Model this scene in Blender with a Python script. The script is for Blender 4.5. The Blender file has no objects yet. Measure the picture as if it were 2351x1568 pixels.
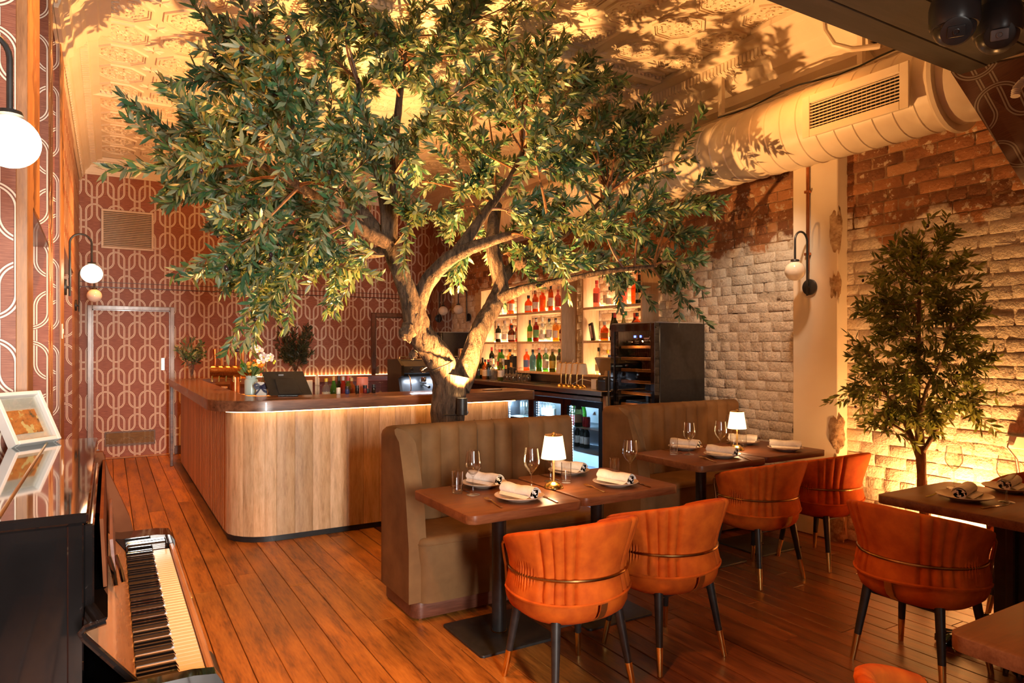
import bpy, math, random
import numpy as np
from mathutils import Vector, Matrix
from mathutils import noise as mnoise
S = bpy.context.scene
COL = S.collection
rng = np.random.default_rng(7)
random.seed(7)
PI = math.pi
# ------------------------------------------------------------------ camera
YAW = math.radians(30.57)
cam_d = bpy.data.cameras.new('camera'); cam_d.sensor_width = 36; cam_d.lens = 36*1567/2351
cam_d.shift_y = 14/2351; cam_d.clip_start = .05
cam = bpy.data.objects.new('camera', cam_d); COL.objects.link(cam)
cam.location = (0, 0, 1.5); cam.rotation_euler = (PI/2, 0, -YAW)
S.camera = cam
# ------------------------------------------------------------------ world, view, sampling
S.view_settings.view_transform = 'Standard'; S.view_settings.look = 'None'
S.view_settings.gamma = 1; S.view_settings.use_curve_mapping = False
S.view_settings.exposure = 0.45
w = bpy.data.worlds.new('world'); S.world = w; w.use_nodes = True
w.node_tree.nodes['Background'].inputs[0].default_value = (1.0, .62, .36, 1)
w.node_tree.nodes['Background'].inputs[1].default_value = .10
cy = S.cycles
cy.max_bounces = 7; cy.diffuse_bounces = 4; cy.glossy_bounces = 3; cy.transmission_bounces = 4
cy.transparent_max_bounces = 14; cy.caustics_reflective = False; cy.caustics_refractive = False
cy.sample_clamp_indirect = 4.0; cy.use_denoising = True; cy.use_adaptive_sampling = True; cy.adaptive_threshold = .03
cy.blur_glossy = 1.0

WARM = (1.0, .46, .14); AMBER = (1.0, .35, .07); SOFT = (1.0, .60, .30); DAY = (1.0, .95, .87)
def light(name, kind, loc, power, col, size=.1, rot=(0, 0, 0), spot=None, blend=.4, size_y=None, spread=None):
    d = bpy.data.lights.new(name, kind); d.energy = power; d.color = col
    if kind == 'AREA':
        d.size = size
        if size_y: d.shape = 'RECTANGLE'; d.size_y = size_y
        if spread: d.spread = math.radians(spread)
    else: d.shadow_soft_size = size
    if kind == 'SPOT': d.spot_size = math.radians(spot); d.spot_blend = blend
    o = bpy.data.objects.new(name, d); COL.objects.link(o); o.location = loc; o.rotation_euler = rot
    return o
def aim(o, tgt):
    o.rotation_euler = (Vector(tgt)-o.location).to_track_quat('-Z', 'Y').to_euler()
# daylight through the glazed street door behind the camera
light('door_daylight', 'AREA', (.38, -2.45, 1.6), 72, DAY, .34, (PI/2, 0, math.radians(2)), size_y=2.0, spread=78)
# uplights strapped to the big tree, and the floor uplight behind the small tree
aim(light('trunk_uplight', 'SPOT', (2.275, 4.49, 1.14), 620, WARM, .016, spot=128, blend=.8), (2.6, 4.25, 4))
aim(light('rear_uplight', 'SPOT', (2.30, 4.97, 1.13), 900, WARM, .014, spot=150, blend=.8), (1.2, 5.2, 4))
aim(light('bar_fill_uplight', 'SPOT', (1.30, 6.9, .92), 60, WARM, .03, spot=130, blend=.5), (1.1, 6.2, 4))  # added unseen uplight behind the bar, brightens ceiling and rear leaves
aim(light('wall_uplight', 'SPOT', (4.67, 2.34, .12), 200, WARM, .04, spot=162, blend=.6), (4.66, 2.45, 2))
aim(light('brick_fill_spot', 'SPOT', (4.0, 3.15, 3.2), 80, (1.0, .74, .50), .05, spot=52, blend=.9), (4.97, 4.3, 1.5))  # added fill spot without a fitting, brightens the brick by the wine fridge
# added amber fill spots overhead, no fittings, for tables, floor and back wall
for k, (x, y, e) in enumerate([(.62, 1.62, 150), (2.2, 3.3, 30), (3.95, 3.2, 60), (.15, 3.7, 230), (2.6, 7.8, 300), (.45, 8.4, 330)]):
    light('overhead_fill', 'SPOT', (x, y, 3.95 if y > 2 else 2.85), e, AMBER, .06, spot=105, blend=.8)

# ------------------------------------------------------------------ material helpers
def new_mat(name):
    m = bpy.data.materials.new(name); m.use_nodes = True
    nt = m.node_tree; nt.nodes.clear()
    out = nt.nodes.new('ShaderNodeOutputMaterial')
    return m, nt, out
def nd(nt, t, **kw):
    n = nt.nodes.new(t)
    for k, v in kw.items(): setattr(n, k, v)
    return n
def setin(nt, sock, v):
    if isinstance(v, bpy.types.NodeSocket): nt.links.new(v, sock)
    elif isinstance(v, (tuple, list)) and len(v) == 3 and sock.type == 'RGBA': sock.default_value = (*v, 1)
    else: sock.default_value = v
def mth(nt, op, a, b=None, c=None):
    n = nd(nt, 'ShaderNodeMath', operation=op)
    for i, v in enumerate((a, b, c)):
        if v is not None: setin(nt, n.inputs[i], v)
    return n.outputs[0]
def mixc(nt, f, a, b, bt='MIX'):
    n = nd(nt, 'ShaderNodeMix', data_type='RGBA', blend_type=bt)
    setin(nt, n.inputs[0], f); setin(nt, n.inputs[6], a); setin(nt, n.inputs[7], b)
    return n.outputs[2]
def ramp(nt, f, stops, const=False):
    n = nd(nt, 'ShaderNodeValToRGB')
    if const: n.color_ramp.interpolation = 'CONSTANT'
    e = n.color_ramp.elements
    while len(e) < len(stops): e.new(.5)
    for el, (p, c) in zip(e, stops):
        el.position = p; el.color = (*c, 1) if len(c) == 3 else c
    setin(nt, n.inputs[0], f); return n.outputs[0]
def coords(nt, world=False, scale=(1, 1, 1), rot=(0, 0, 0)):
    if world: src = nd(nt, 'ShaderNodeNewGeometry').outputs['Position']
    else: src = nd(nt, 'ShaderNodeTexCoord').outputs['Object']
    mp = nd(nt, 'ShaderNodeMapping'); nt.links.new(src, mp.inputs[0])
    mp.inputs['Scale'].default_value = scale; mp.inputs['Rotation'].default_value = rot
    return mp.outputs[0]
def noise(nt, vec, scale=5, detail=3, rough=.55):
    n = nd(nt, 'ShaderNodeTexNoise'); nt.links.new(vec, n.inputs['Vector'])
    n.inputs['Scale'].default_value = scale; n.inputs['Detail'].default_value = detail; n.inputs['Roughness'].default_value = rough
    return n.outputs['Fac']
def principled(nt, out, col, rough=.5, metal=0., bump=None, bstr=.3, bdist=.01, spec=None, coat=0., sheen=0., normal=None):
    p = nd(nt, 'ShaderNodeBsdfPrincipled')
    setin(nt, p.inputs['Base Color'], col); setin(nt, p.inputs['Roughness'], rough); p.inputs['Metallic'].default_value = metal
    if spec is not None: p.inputs['Specular IOR Level'].default_value = spec
    if coat: p.inputs['Coat Weight'].default_value = coat; p.inputs['Coat Roughness'].default_value = .04
    if sheen: p.inputs['Sheen Weight'].default_value = sheen; p.inputs['Sheen Roughness'].default_value = .4
    if bump is not None:
        b = nd(nt, 'ShaderNodeBump'); b.inputs['Strength'].default_value = bstr; b.inputs['Distance'].default_value = bdist
        nt.links.new(bump, b.inputs['Height']); nt.links.new(b.outputs[0], p.inputs['Normal'])
    nt.links.new(p.outputs[0], out.inputs[0]); return p
_mc = {}
def mat(name, c1, c2=None, rough=.5, metal=0., scale=6, stretch=(1, 1, 1), detail=3, bump=0., bdist=.004, world=False, rand=0., lo=.35, hi=.65, **kw):
    """solid procedural material: noise between two colours, optional per-object brightness and bump"""
    if name in _mc: return _mc[name]
    m, nt, out = new_mat(name)
    if c2 is None: c2 = tuple(min(1, c*.82) for c in c1)
    f = noise(nt, coords(nt, world, stretch), scale, detail)
    col = ramp(nt, f, [(lo, c1), (hi, c2)])
    if rand:
        r = nd(nt, 'ShaderNodeObjectInfo').outputs['Random']
        k = mth(nt, 'MULTIPLY_ADD', r, rand, 1-rand/2)
        col = mixc(nt, 1.0, col, nd_comb(nt, k), 'MULTIPLY')
    principled(nt, out, col, rough, metal, f if bump else None, bump, bdist, **kw)
    _mc[name] = m; return m
def nd_comb(nt, k):
    c = nd(nt, 'ShaderNodeCombineColor')
    for i in range(3): nt.links.new(k, c.inputs[i])
    return c.outputs[0]
def emit(name, col, strength, c2=None, scale=30):
    if name in _mc: return _mc[name]
    m, nt, out = new_mat(name)
    e = nd(nt, 'ShaderNodeEmission'); e.inputs[1].default_value = strength
    f = noise(nt, coords(nt), scale, 1)
    setin(nt, e.inputs[0], ramp(nt, f, [(.4, col), (.6, c2 or col)]))
    nt.links.new(e.outputs[0], out.inputs[0]); _mc[name] = m; return m
def glass(name, col=(1, 1, 1), refl=1.0, ior=1.45, rough=.02, dens=0.):
    """thin walled glass: fresnel reflection over tinted transparency"""
    if name in _mc: return _mc[name]
    m, nt, out = new_mat(name)
    t = nd(nt, 'ShaderNodeBsdfTransparent'); g = nd(nt, 'ShaderNodeBsdfGlossy'); g.inputs['Roughness'].default_value = rough
    f = noise(nt, coords(nt), 3, 1)
    setin(nt, t.inputs[0], ramp(nt, f, [(.3, col), (.7, tuple(c*.96 for c in col))]))
    lw = nd(nt, 'ShaderNodeLayerWeight'); lw.inputs[0].default_value = .5
    fac = mth(nt, 'MINIMUM', mth(nt, 'MULTIPLY', mth(nt, 'MULTIPLY_ADD', mth(nt, 'POWER', lw.outputs['Facing'], 4.0), .80, .045), refl), 1.0)
    mx = nd(nt, 'ShaderNodeMixShader'); nt.links.new(fac, mx.inputs[0])
    nt.links.new(t.outputs[0], mx.inputs[1]); nt.links.new(g.outputs[0], mx.inputs[2])
    last = mx.outputs[0]
    if dens:
        d = nd(nt, 'ShaderNodeBsdfDiffuse'); setin(nt, d.inputs[0], col)
        m2 = nd(nt, 'ShaderNodeMixShader'); m2.inputs[0].default_value = dens
        nt.links.new(last, m2.inputs[1]); nt.links.new(d.outputs[0], m2.inputs[2]); last = m2.outputs[0]
    nt.links.new(last, out.inputs[0]); _mc[name] = m; return m

# ------------------------------------------------------------------ materials
def wallpaper(name, u0=.085, dark=1.0, slope=False):
    m, nt, out = new_mat(name)
    g = nd(nt, 'ShaderNodeNewGeometry')
    sp = nd(nt, 'ShaderNodeSeparateXYZ'); nt.links.new(g.outputs['Position'], sp.inputs[0])
    sn = nd(nt, 'ShaderNodeSeparateXYZ'); nt.links.new(g.outputs['True Normal'], sn.inputs[0])
    side = mth(nt, 'GREATER_THAN', mth(nt, 'ABSOLUTE', sn.outputs[0]), .7)
    u = mth(nt, 'ADD', mth(nt, 'MULTIPLY', sp.outputs[0], mth(nt, 'SUBTRACT', 1.0, side)), mth(nt, 'MULTIPLY', sp.outputs[1], side))
    v = sp.outputs[2]
    if slope: u, v = sp.outputs[1], mth(nt, 'MULTIPLY', sp.outputs[0], 1.235)
    Pp, V, R, hs = .25, .629, .106, .175
    def pill(uo, vo):
        x = mth(nt, 'MULTIPLY', mth(nt, 'SUBTRACT', mth(nt, 'FRACT', mth(nt, 'ADD', mth(nt, 'DIVIDE', mth(nt, 'SUBTRACT', u, uo), Pp), 100.5)), .5), Pp)
        y = mth(nt, 'MULTIPLY', mth(nt, 'SUBTRACT', mth(nt, 'FRACT', mth(nt, 'ADD', mth(nt, 'DIVIDE', mth(nt, 'SUBTRACT', v, vo), V), 100.5)), .5), V)
        yy = mth(nt, 'MAXIMUM', mth(nt, 'SUBTRACT', mth(nt, 'ABSOLUTE', y), hs), 0.0)
        d = mth(nt, 'SUBTRACT', mth(nt, 'SQRT', mth(nt, 'ADD', mth(nt, 'MULTIPLY', x, x), mth(nt, 'MULTIPLY', yy, yy))), R)
        def near(c, h): return mth(nt, 'LESS_THAN', mth(nt, 'ABSOLUTE', mth(nt, 'SUBTRACT', d, c)), h)
        line = mth(nt, 'MAXIMUM', near(-.0035, .0036), near(-.0170, .0036))
        return line, near(-.0103, .0140)
    la, ba = pill(u0, 1.2615); lb, bb = pill(u0+Pp/2, 1.2615+V/2)
    ln = mth(nt, 'MAXIMUM', la, mth(nt, 'MULTIPLY', lb, mth(nt, 'SUBTRACT', 1.0, ba)))
    band = mth(nt, 'MAXIMUM', ba, bb)
    cmb = nd(nt, 'ShaderNodeCombineXYZ'); nt.links.new(u, cmb.inputs[0]); nt.links.new(v, cmb.inputs[1])
    mp = nd(nt, 'ShaderNodeMapping'); nt.links.new(cmb.outputs[0], mp.inputs[0]); mp.inputs['Scale'].default_value = (11, 300, 1)
    st = noise(nt, mp.outputs[0], 1.0, 5, .65)
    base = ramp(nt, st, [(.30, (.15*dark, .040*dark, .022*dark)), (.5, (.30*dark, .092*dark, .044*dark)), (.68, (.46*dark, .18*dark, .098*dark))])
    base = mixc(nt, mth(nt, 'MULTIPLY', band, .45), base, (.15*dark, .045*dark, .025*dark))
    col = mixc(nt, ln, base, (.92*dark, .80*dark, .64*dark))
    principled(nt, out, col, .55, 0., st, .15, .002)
    return m
WP = wallpaper('wallpaper'); WPD = wallpaper('wallpaper_on_door', .085+.125); WPK = wallpaper('wallpaper_dark', .0, .6); WPS = wallpaper('shaded_wallpaper_on_rake', .0, .30, True)  # rake copy dimmed, its shade put into the wallpaper colour

def wood(name, dark, mid, light_, axis='y', scale=3., rough=.45, rand=.25, bump=.12, coat=0., rings=9., world=False, spec=None):
    m, nt, out = new_mat(name)
    st = {'x': (.12, 1, 1), 'y': (1, .12, 1), 'z': (1, 1, .12)}[axis]
    r = nd(nt, 'ShaderNodeObjectInfo').outputs['Random']
    co = coords(nt, world, tuple(s*scale for s in st))
    off = nd(nt, 'ShaderNodeVectorMath', operation='ADD'); nt.links.new(co, off.inputs[0])
    cb = nd(nt, 'ShaderNodeCombineXYZ')
    for i, k in enumerate((37., 17., 23.)): nt.links.new(mth(nt, 'MULTIPLY', r, k), cb.inputs[i])
    nt.links.new(cb.outputs[0], off.inputs[1])
    f1 = noise(nt, off.outputs[0], rings, 5, .65); f2 = noise(nt, off.outputs[0], rings*6, 2)
    f = mth(nt, 'MULTIPLY_ADD', f2, .28, mth(nt, 'MULTIPLY', f1, .74))
    col = ramp(nt, f, [(.34, dark), (.5, mid), (.66, light_)])
    if rand: col = mixc(nt, 1.0, col, nd_comb(nt, mth(nt, 'MULTIPLY_ADD', r, rand, 1-rand*.5)), 'MULTIPLY')
    principled(nt, out, col, mth(nt, 'MULTIPLY_ADD', f, .25, rough-.12), 0, f, bump, .003, coat=coat, spec=spec)
    _mc[name] = m; return m
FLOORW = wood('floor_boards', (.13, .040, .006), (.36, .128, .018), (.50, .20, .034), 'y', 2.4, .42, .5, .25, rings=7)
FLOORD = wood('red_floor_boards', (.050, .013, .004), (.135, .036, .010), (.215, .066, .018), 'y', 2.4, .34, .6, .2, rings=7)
BARW = wood('pale_tasmanian_oak', (.42, .235, .110), (.60, .37, .19), (.72, .48, .275), 'z', 3., .5, .34, .06)
BARTOP = wood('dark_slab_timber', (.045, .018, .009), (.15, .062, .030), (.27, .12, .058), 'x', 1.6, .30, .1, .1, coat=.25, rings=6)
TRIMW = wood('stained_pine_trim', (.24, .10, .035), (.36, .16, .055), (.46, .22, .085), 'z', 3., .45, .1, .05)
FRAMEW = wood('dark_door_frame', (.055, .020, .012), (.10, .038, .022), (.16, .07, .045), 'z', 3., .3, .1, .05, coat=.3)
TABLEW = wood('walnut_table_top', (.095, .029, .010), (.150, .050, .018), (.200, .074, .028), 'x', 2.4, .38, .08, .04, spec=.22)
PLINTHW = wood('booth_plinth_wood', (.085, .026, .013), (.13, .042, .022), (.18, .066, .036), 'x', 2.5, .35, .05, .04)
SHELFW = wood('light_ply', (.50, .33, .19), (.60, .42, .26), (.68, .50, .33), 'z', 3., .5, .1, .03)
PIANOW = wood('piano_inner_wood', (.30, .15, .075), (.40, .215, .115), (.46, .26, .15), 'y', 2., .22, .05, .03, coat=.4, rings=4)
BULKW = wood('charcoal_boards', (.016, .012, .010), (.030, .023, .020), (.050, .039, .033), 'x', 2., .6, .1, .5, rings=5)

PLASTER = mat('cream_plaster', (.80, .70, .56), (.74, .62, .48), .6, scale=2.2, bump=.06, world=True)
CEILP = mat('ceiling_paint', (.82, .72, .58), (.78, .67, .53), .5, scale=3, bump=.04, world=True)
VELVET = mat('orange_velvet', (.56, .108, .007), (.38, .060, .004), .80, scale=11, detail=4, bump=.06, spec=.2)
OLIVEV = mat('olive_brown_velvet', (.205, .106, .040), (.120, .057, .020), .74, scale=5, detail=5, bump=.06, spec=.22, lo=.3, hi=.7)
BRASS = mat('brushed_brass', (.80, .54, .20), (.70, .46, .16), .38, 1., scale=20)
BRONZE = mat('aged_brass_tube', (.42, .235, .085), (.34, .18, .06), .24, 1., scale=18)
GOLD = mat('polished_gold', (.95, .68, .24), (.88, .60, .20), .18, 1., scale=10)
BLACKM = mat('black_powder_coat', (.014, .013, .013), (.024, .022, .021), .42, scale=30)
BLACKG = mat('black_gloss_lacquer', (.006, .005, .005), (.010, .008, .008), .045, scale=4, coat=1.)
BLACKP = mat('black_plastic', (.018, .018, .019), (.012, .012, .012), .38, scale=20)
DARKST = mat('dark_steel_side', (.030, .026, .023), (.040, .034, .030), .45, .3, scale=30)
STEEL = mat('brushed_stainless', (.42, .38, .33), (.34, .30, .26), .28, 1., scale=16, stretch=(1, 1, 8))
CHROME = mat('chrome', (.80, .78, .75), (.70, .68, .66), .08, 1., scale=8)
COPPER = mat('copper_pipe', (.60, .23, .10), (.45, .16, .07), .28, 1., scale=12)
WHITEP = mat('white_plastic', (.80, .74, .64), (.74, .68, .58), .4, scale=8)
NAPKIN = mat('white_linen', (.82, .76, .68), (.74, .68, .60), .85, scale=60, bump=.12)
PLATE = mat('speckled_stoneware', (.62, .50, .40), (.46, .34, .25), .30, scale=24, detail=5)
PAPER = mat('paper_card', (.80, .77, .72), (.75, .72, .66), .8, scale=12)
OPAL = mat('opal_glass_off', (.80, .72, .62), (.84, .77, .68), .12, scale=2)
CLEAR = glass('clear_glass', (.985, .985, .98), 1.9, 1.5)
PANE = glass('fridge_pane', (.80, .84, .86), 1.0, 1.45)
SMOKE = glass('smoked_pane', (.50, .44, .40), 1.1, 1.5)
OLIVEB = mat('black_olive', (.012, .009, .014), (.035, .018, .02), .18, scale=25)
SOIL = mat('dark_soil', (.03, .02, .014), (.05, .035, .022), .9, scale=40, bump=.4)
GLOBE = emit('lit_opal_globe', (1.0, .80, .52), 9., (1.0, .78, .5))
SHADE = emit('lit_lamp_shade', (1.0, .62, .28), 3.6, (1., .58, .24))
LED = emit('warm_led_strip', (1.0, .56, .20), 16.)
LEDS = emit('shelf_led_strip', (1.0, .64, .30), 30.)
COLD = emit('cold_led_strip', (.62, .80, 1.0), 14.)
BLUE = emit('blue_led_digits', (.06, .10, 1.0), 8.)
UPL = emit('uplight_lens', (1.0, .66, .30), 60.)

def leaf_material(name, dark, mid, under, tl=.22):
    m, nt, out = new_mat(name)
    a = nd(nt, 'ShaderNodeAttribute'); a.attribute_name = 'rnd'
    r = nd(nt, 'ShaderNodeObjectInfo').outputs['Random']
    f = mth(nt, 'FRACT', mth(nt, 'ADD', a.outputs['Fac'], r))
    col = ramp(nt, f, [(0., dark), (.55, mid), (1., tuple(c*1.25 for c in mid))])
    col = mixc(nt, nd(nt, 'ShaderNodeNewGeometry').outputs['Backfacing'], col, under)
    p = nd(nt, 'ShaderNodeBsdfPrincipled'); setin(nt, p.inputs['Base Color'], col); p.inputs['Roughness'].default_value = .42
    t = nd(nt, 'ShaderNodeBsdfTranslucent'); setin(nt, t.inputs[0], mixc(nt, .5, col, (.30, .30, .05)))
    mx = nd(nt, 'ShaderNodeMixShader'); mx.inputs[0].default_value = tl
    nt.links.new(p.outputs[0], mx.inputs[1]); nt.links.new(t.outputs[0], mx.inputs[2]); nt.links.new(mx.outputs[0], out.inputs[0])
    return m
LEAF = leaf_material('olive_leaf', (.016, .060, .030), (.050, .138, .056), (.20, .25, .14))
LEAF2 = leaf_material('small_tree_leaf', (.045, .075, .014), (.115, .155, .028), (.20, .21, .08), .42)
def bark_material(name, a, b, c):
    m, nt, out = new_mat(name)
    v = coords(nt, False, (16, 16, 3.2))
    f = noise(nt, v, 1.6, 6, .7)
    principled(nt, out, ramp(nt, f, [(.38, a), (.52, b), (.70, c)]), .9, 0, f, 1.0, .06)
    return m
BARK = bark_material('olive_bark', (.028, .016, .009), (.105, .066, .040), (.22, .15, .095))
TWIG = mat('twig_bark', (.17, .075, .03), (.10, .045, .02), .5, scale=30, bump=.2)
# ------------------------------------------------------------------ mesh builder
class MB:
    def __init__(s): s.v = []; s.f = []
    def add(s, vs, fs):
        b = len(s.v); s.v += [tuple(map(float, p)) for p in vs]; s.f += [tuple(i+b for i in f) for f in fs]; return s
    def box(s, x0, x1, y0, y1, z0, z1, b=0.):
        X = (x0, x1); Y = (y0, y1); Z = (z0, z1)
        if b <= 0:
            vs = [(X[i], Y[j], Z[k]) for i in (0, 1) for j in (0, 1) for k in (0, 1)]
            return s.add(vs, [(0, 1, 3, 2), (4, 6, 7, 5), (0, 4, 5, 1), (2, 3, 7, 6), (0, 2, 6, 4), (1, 5, 7, 3)])
        vs = []; idx = {}
        for i in (0, 1):
            for j in (0, 1):
                for k in (0, 1):
                    dx, dy, dz = (b if i == 0 else -b), (b if j == 0 else -b), (b if k == 0 else -b)
                    for a, p in enumerate(((X[i], Y[j]+dy, Z[k]+dz), (X[i]+dx, Y[j], Z[k]+dz), (X[i]+dx, Y[j]+dy, Z[k]))):
                        idx[i, j, k, a] = len(vs); vs.append(p)
        fs = []
        g = lambda i, j, k, a: idx[i, j, k, a]
        for i in (0, 1): fs.append([g(i, 0, 0, 0), g(i, 0, 1, 0), g(i, 1, 1, 0), g(i, 1, 0, 0)])
        for j in (0, 1): fs.append([g(0, j, 0, 1), g(1, j, 0, 1), g(1, j, 1, 1), g(0, j, 1, 1)])
        for k in (0, 1): fs.append([g(0, 0, k, 2), g(0, 1, k, 2), g(1, 1, k, 2), g(1, 0, k, 2)])
        for i in (0, 1):
            for j in (0, 1): fs.append([g(i, j, 0, 0), g(i, j, 1, 0), g(i, j, 1, 1), g(i, j, 0, 1)])
            for k in (0, 1): fs.append([g(i, 0, k, 0), g(i, 1, k, 0), g(i, 1, k, 2), g(i, 0, k, 2)])
        for j in (0, 1):
            for k in (0, 1): fs.append([g(0, j, k, 1), g(1, j, k, 1), g(1, j, k, 2), g(0, j, k, 2)])
            for i in (0, 1):
                for k in (0, 1): fs.append([g(i, j, k, 0), g(i, j, k, 1), g(i, j, k, 2)])
        c = ((x0+x1)/2, (y0+y1)/2, (z0+z1)/2); out = []
        for f in fs:
            p = [Vector(vs[i]) for i in f]; n = (p[1]-p[0]).cross(p[2]-p[0]); m = sum(p, Vector())/len(p)
            out.append(f if n.dot(m-Vector(c)) > 0 else f[::-1])
        return s.add(vs, out)
    def rings(s, rs, close_u=True, cap0=True, cap1=True):
        """loft a list of equal-length rings"""
        n = len(rs[0]); b = len(s.v)
        for r in rs: s.v += [tuple(map(float, p)) for p in r]
        for k in range(len(rs)-1):
            for i in range(n if close_u else n-1):
                j = (i+1) % n
                s.f.append((b+k*n+i, b+k*n+j, b+(k+1)*n+j, b+(k+1)*n+i))
        if cap0: s.f.append(tuple(b+i for i in range(n))[::-1])
        if cap1: s.f.append(tuple(b+(len(rs)-1)*n+i for i in range(n)))
        return s
    def prism(s, poly, z0, z1, ax='z'):
        def m(p, z): return {'z': (p[0], p[1], z), 'y': (p[0], z, p[1]), 'x': (z, p[0], p[1])}[ax]
        rs = [[m(p, z0) for p in poly], [m(p, z1) for p in poly]]
        return s.rings(rs)
    def lathe(s, prof, n=20, c=(0, 0, 0), caps=True):
        rs = [[(c[0]+r*math.cos(2*PI*i/n), c[1]+r*math.sin(2*PI*i/n), c[2]+z) for i in range(n)] for r, z in prof]
        return s.rings(rs, True, caps, caps)
    def tube(s, path, r, n=8, caps=True, closed=False):
        P = [Vector(p) for p in path]; m = len(P)
        R = r if isinstance(r, (list, tuple)) else [r]*m
        up = None; rs = []
        for i in range(m):
            a = P[(i-1) % m] if closed or i > 0 else P[i]; b = P[(i+1) % m] if closed or i < m-1 else P[i]
            t = (b-a).normalized() if (b-a).length > 1e-9 else Vector((0, 0, 1))
            if up is None: up = t.orthogonal().normalized()
            up = (up-t*up.dot(t)); up = up.normalized() if up.length > 1e-6 else t.orthogonal().normalized()
            q = t.cross(up)
            rs.append([P[i]+R[i]*(math.cos(2*PI*k/n)*up+math.sin(2*PI*k/n)*q) for k in range(n)])
        if closed: rs.append(rs[0])
        return s.rings(rs, True, caps and not closed, caps and not closed)
    def rblock(s, x0, x1, y0, y1, z0, z1, r=.05, e=.02, seg=5, es=3, ebot=0.):
        """rounded-corner slab with softened top (and bottom) edges"""
        def ring(ins, z): return [(x, y, z) for x, y in rrect(x0+ins, x1-ins, y0+ins, y1-ins, max(r-ins, .002), seg)]
        rs = []
        if ebot:
            for k in range(es+1):
                a = PI/2*k/es; rs.append(ring(ebot*(1-math.sin(a)), z0+ebot*(1-math.cos(a))))
        else: rs.append(ring(0, z0))
        for k in range(es+1):
            a = PI/2*k/es; rs.append(ring(e*(1-math.cos(a)), z1-e*(1-math.sin(a))))
        return s.rings(rs)
    def sphere(s, c, r, n=20, m=12, sc=(1, 1, 1)):
        prof = [(max(r*math.sin(PI*k/m), 1e-4), -r*math.cos(PI*k/m)) for k in range(m+1)]
        rs = [[(c[0]+sc[0]*q*math.cos(2*PI*i/n), c[1]+sc[1]*q*math.sin(2*PI*i/n), c[2]+sc[2]*z) for i in range(n)] for q, z in prof]
        return s.rings(rs)
    def xf(s, M, start=0):
        for i in range(start, len(s.v)): s.v[i] = tuple(M @ Vector(s.v[i]))
        return s
def rrect(x0, x1, y0, y1, r, seg=5):
    pts = []
    for cx, cy, a0 in ((x1-r, y1-r, 0), (x0+r, y1-r, 90), (x0+r, y0+r, 180), (x1-r, y0+r, 270)):
        for k in range(seg+1):
            a = math.radians(a0+90*k/seg); pts.append((cx+r*math.cos(a), cy+r*math.sin(a)))
    return pts
def mesh_from(name, mb, m, smooth=True, ang=35):
    me = bpy.data.meshes.new(name); me.from_pydata(mb.v, [], mb.f); me.update()
    if m is not None: me.materials.append(m)
    if smooth:
        me.polygons.foreach_set('use_smooth', [True]*len(me.polygons)); me.set_sharp_from_angle(angle=math.radians(ang))
    return me
def link(name, me, parent=None, loc=(0, 0, 0), rz=0.):
    o = bpy.data.objects.new(name, me); COL.objects.link(o); o.location = loc; o.rotation_euler = (0, 0, rz)
    if parent is not None: o.parent = parent
    return o
def obj(name, mb, m, parent=None, loc=(0, 0, 0), rz=0., smooth=True, ang=35, label=None, kind=None):
    o = link(name, mesh_from(name, mb, m, smooth, ang), parent, loc, rz)
    if label: o['label'] = label
    if kind: o['kind'] = kind
    return o
def tag(o, label=None, cat=None, group=None, kind=None):
    if label: o['label'] = label
    if cat: o['category'] = cat
    if group: o['group'] = group
    if kind: o['kind'] = kind
    return o
def thing(name, label, cat, loc=(0, 0, 0), rz=0., group=None):
    o = bpy.data.objects.new(name, None); COL.objects.link(o); o.location = loc; o.rotation_euler = (0, 0, rz)
    o.empty_display_size = .05
    return tag(o, label, cat, group)
def struct(name, mb=None, m=None, parent=None, **k):
    if mb is None:
        o = bpy.data.objects.new(name, None); COL.objects.link(o)
    else: o = obj(name, mb, m, parent, **k)
    if parent is None: o['kind'] = 'structure'
    return o
def dup(root, loc, rz=None, label=None, scale=None):
    r = root.copy(); COL.objects.link(r); r.location = loc
    if rz is not None: r.rotation_euler = (0, 0, rz)
    if label: r['label'] = label
    if scale: r.scale = scale
    for ch in root.children:
        c = ch.copy(); COL.objects.link(c); c.parent = r
        for g in ch.children:
            d = g.copy(); COL.objects.link(d); d.parent = c
    return r
SY, CYW = math.sin(YAW), math.cos(YAW)
def at(px, py, X=None, Y=None, Z=None):
    """a point seen at pixel (px,py) of the photograph on the plane X=, Y= or Z= of the room"""
    r = (px-1175.5)/1567; d = (SY+CYW*r, CYW-SY*r, (798-py)/1567)
    t = X/d[0] if X is not None else Y/d[1] if Y is not None else (Z-1.5)/d[2]
    return Vector((t*d[0], t*d[1], 1.5+t*d[2]))
def text_part(name, body, size, m, parent, loc, rot, ext=.0006, align='CENTER'):
    cu = bpy.data.curves.new(name, 'FONT'); cu.body = body; cu.size = size; cu.extrude = ext; cu.align_x = align
    o = bpy.data.objects.new(name, cu); COL.objects.link(o); o.location = loc; o.rotation_euler = rot
    dg = bpy.context.evaluated_depsgraph_get(); me = bpy.data.meshes.new_from_object(o.evaluated_get(dg))
    bpy.data.objects.remove(o); me.materials.clear(); me.materials.append(m)
    p = bpy.data.objects.new(name, me); COL.objects.link(p); p.parent = parent; p.location = loc; p.rotation_euler = rot
    return p
# ================================================================== SETTING
XR, YB, XL, YF, ZC = 4.97, 10.7, -.62, -2.7, 4.05
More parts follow.
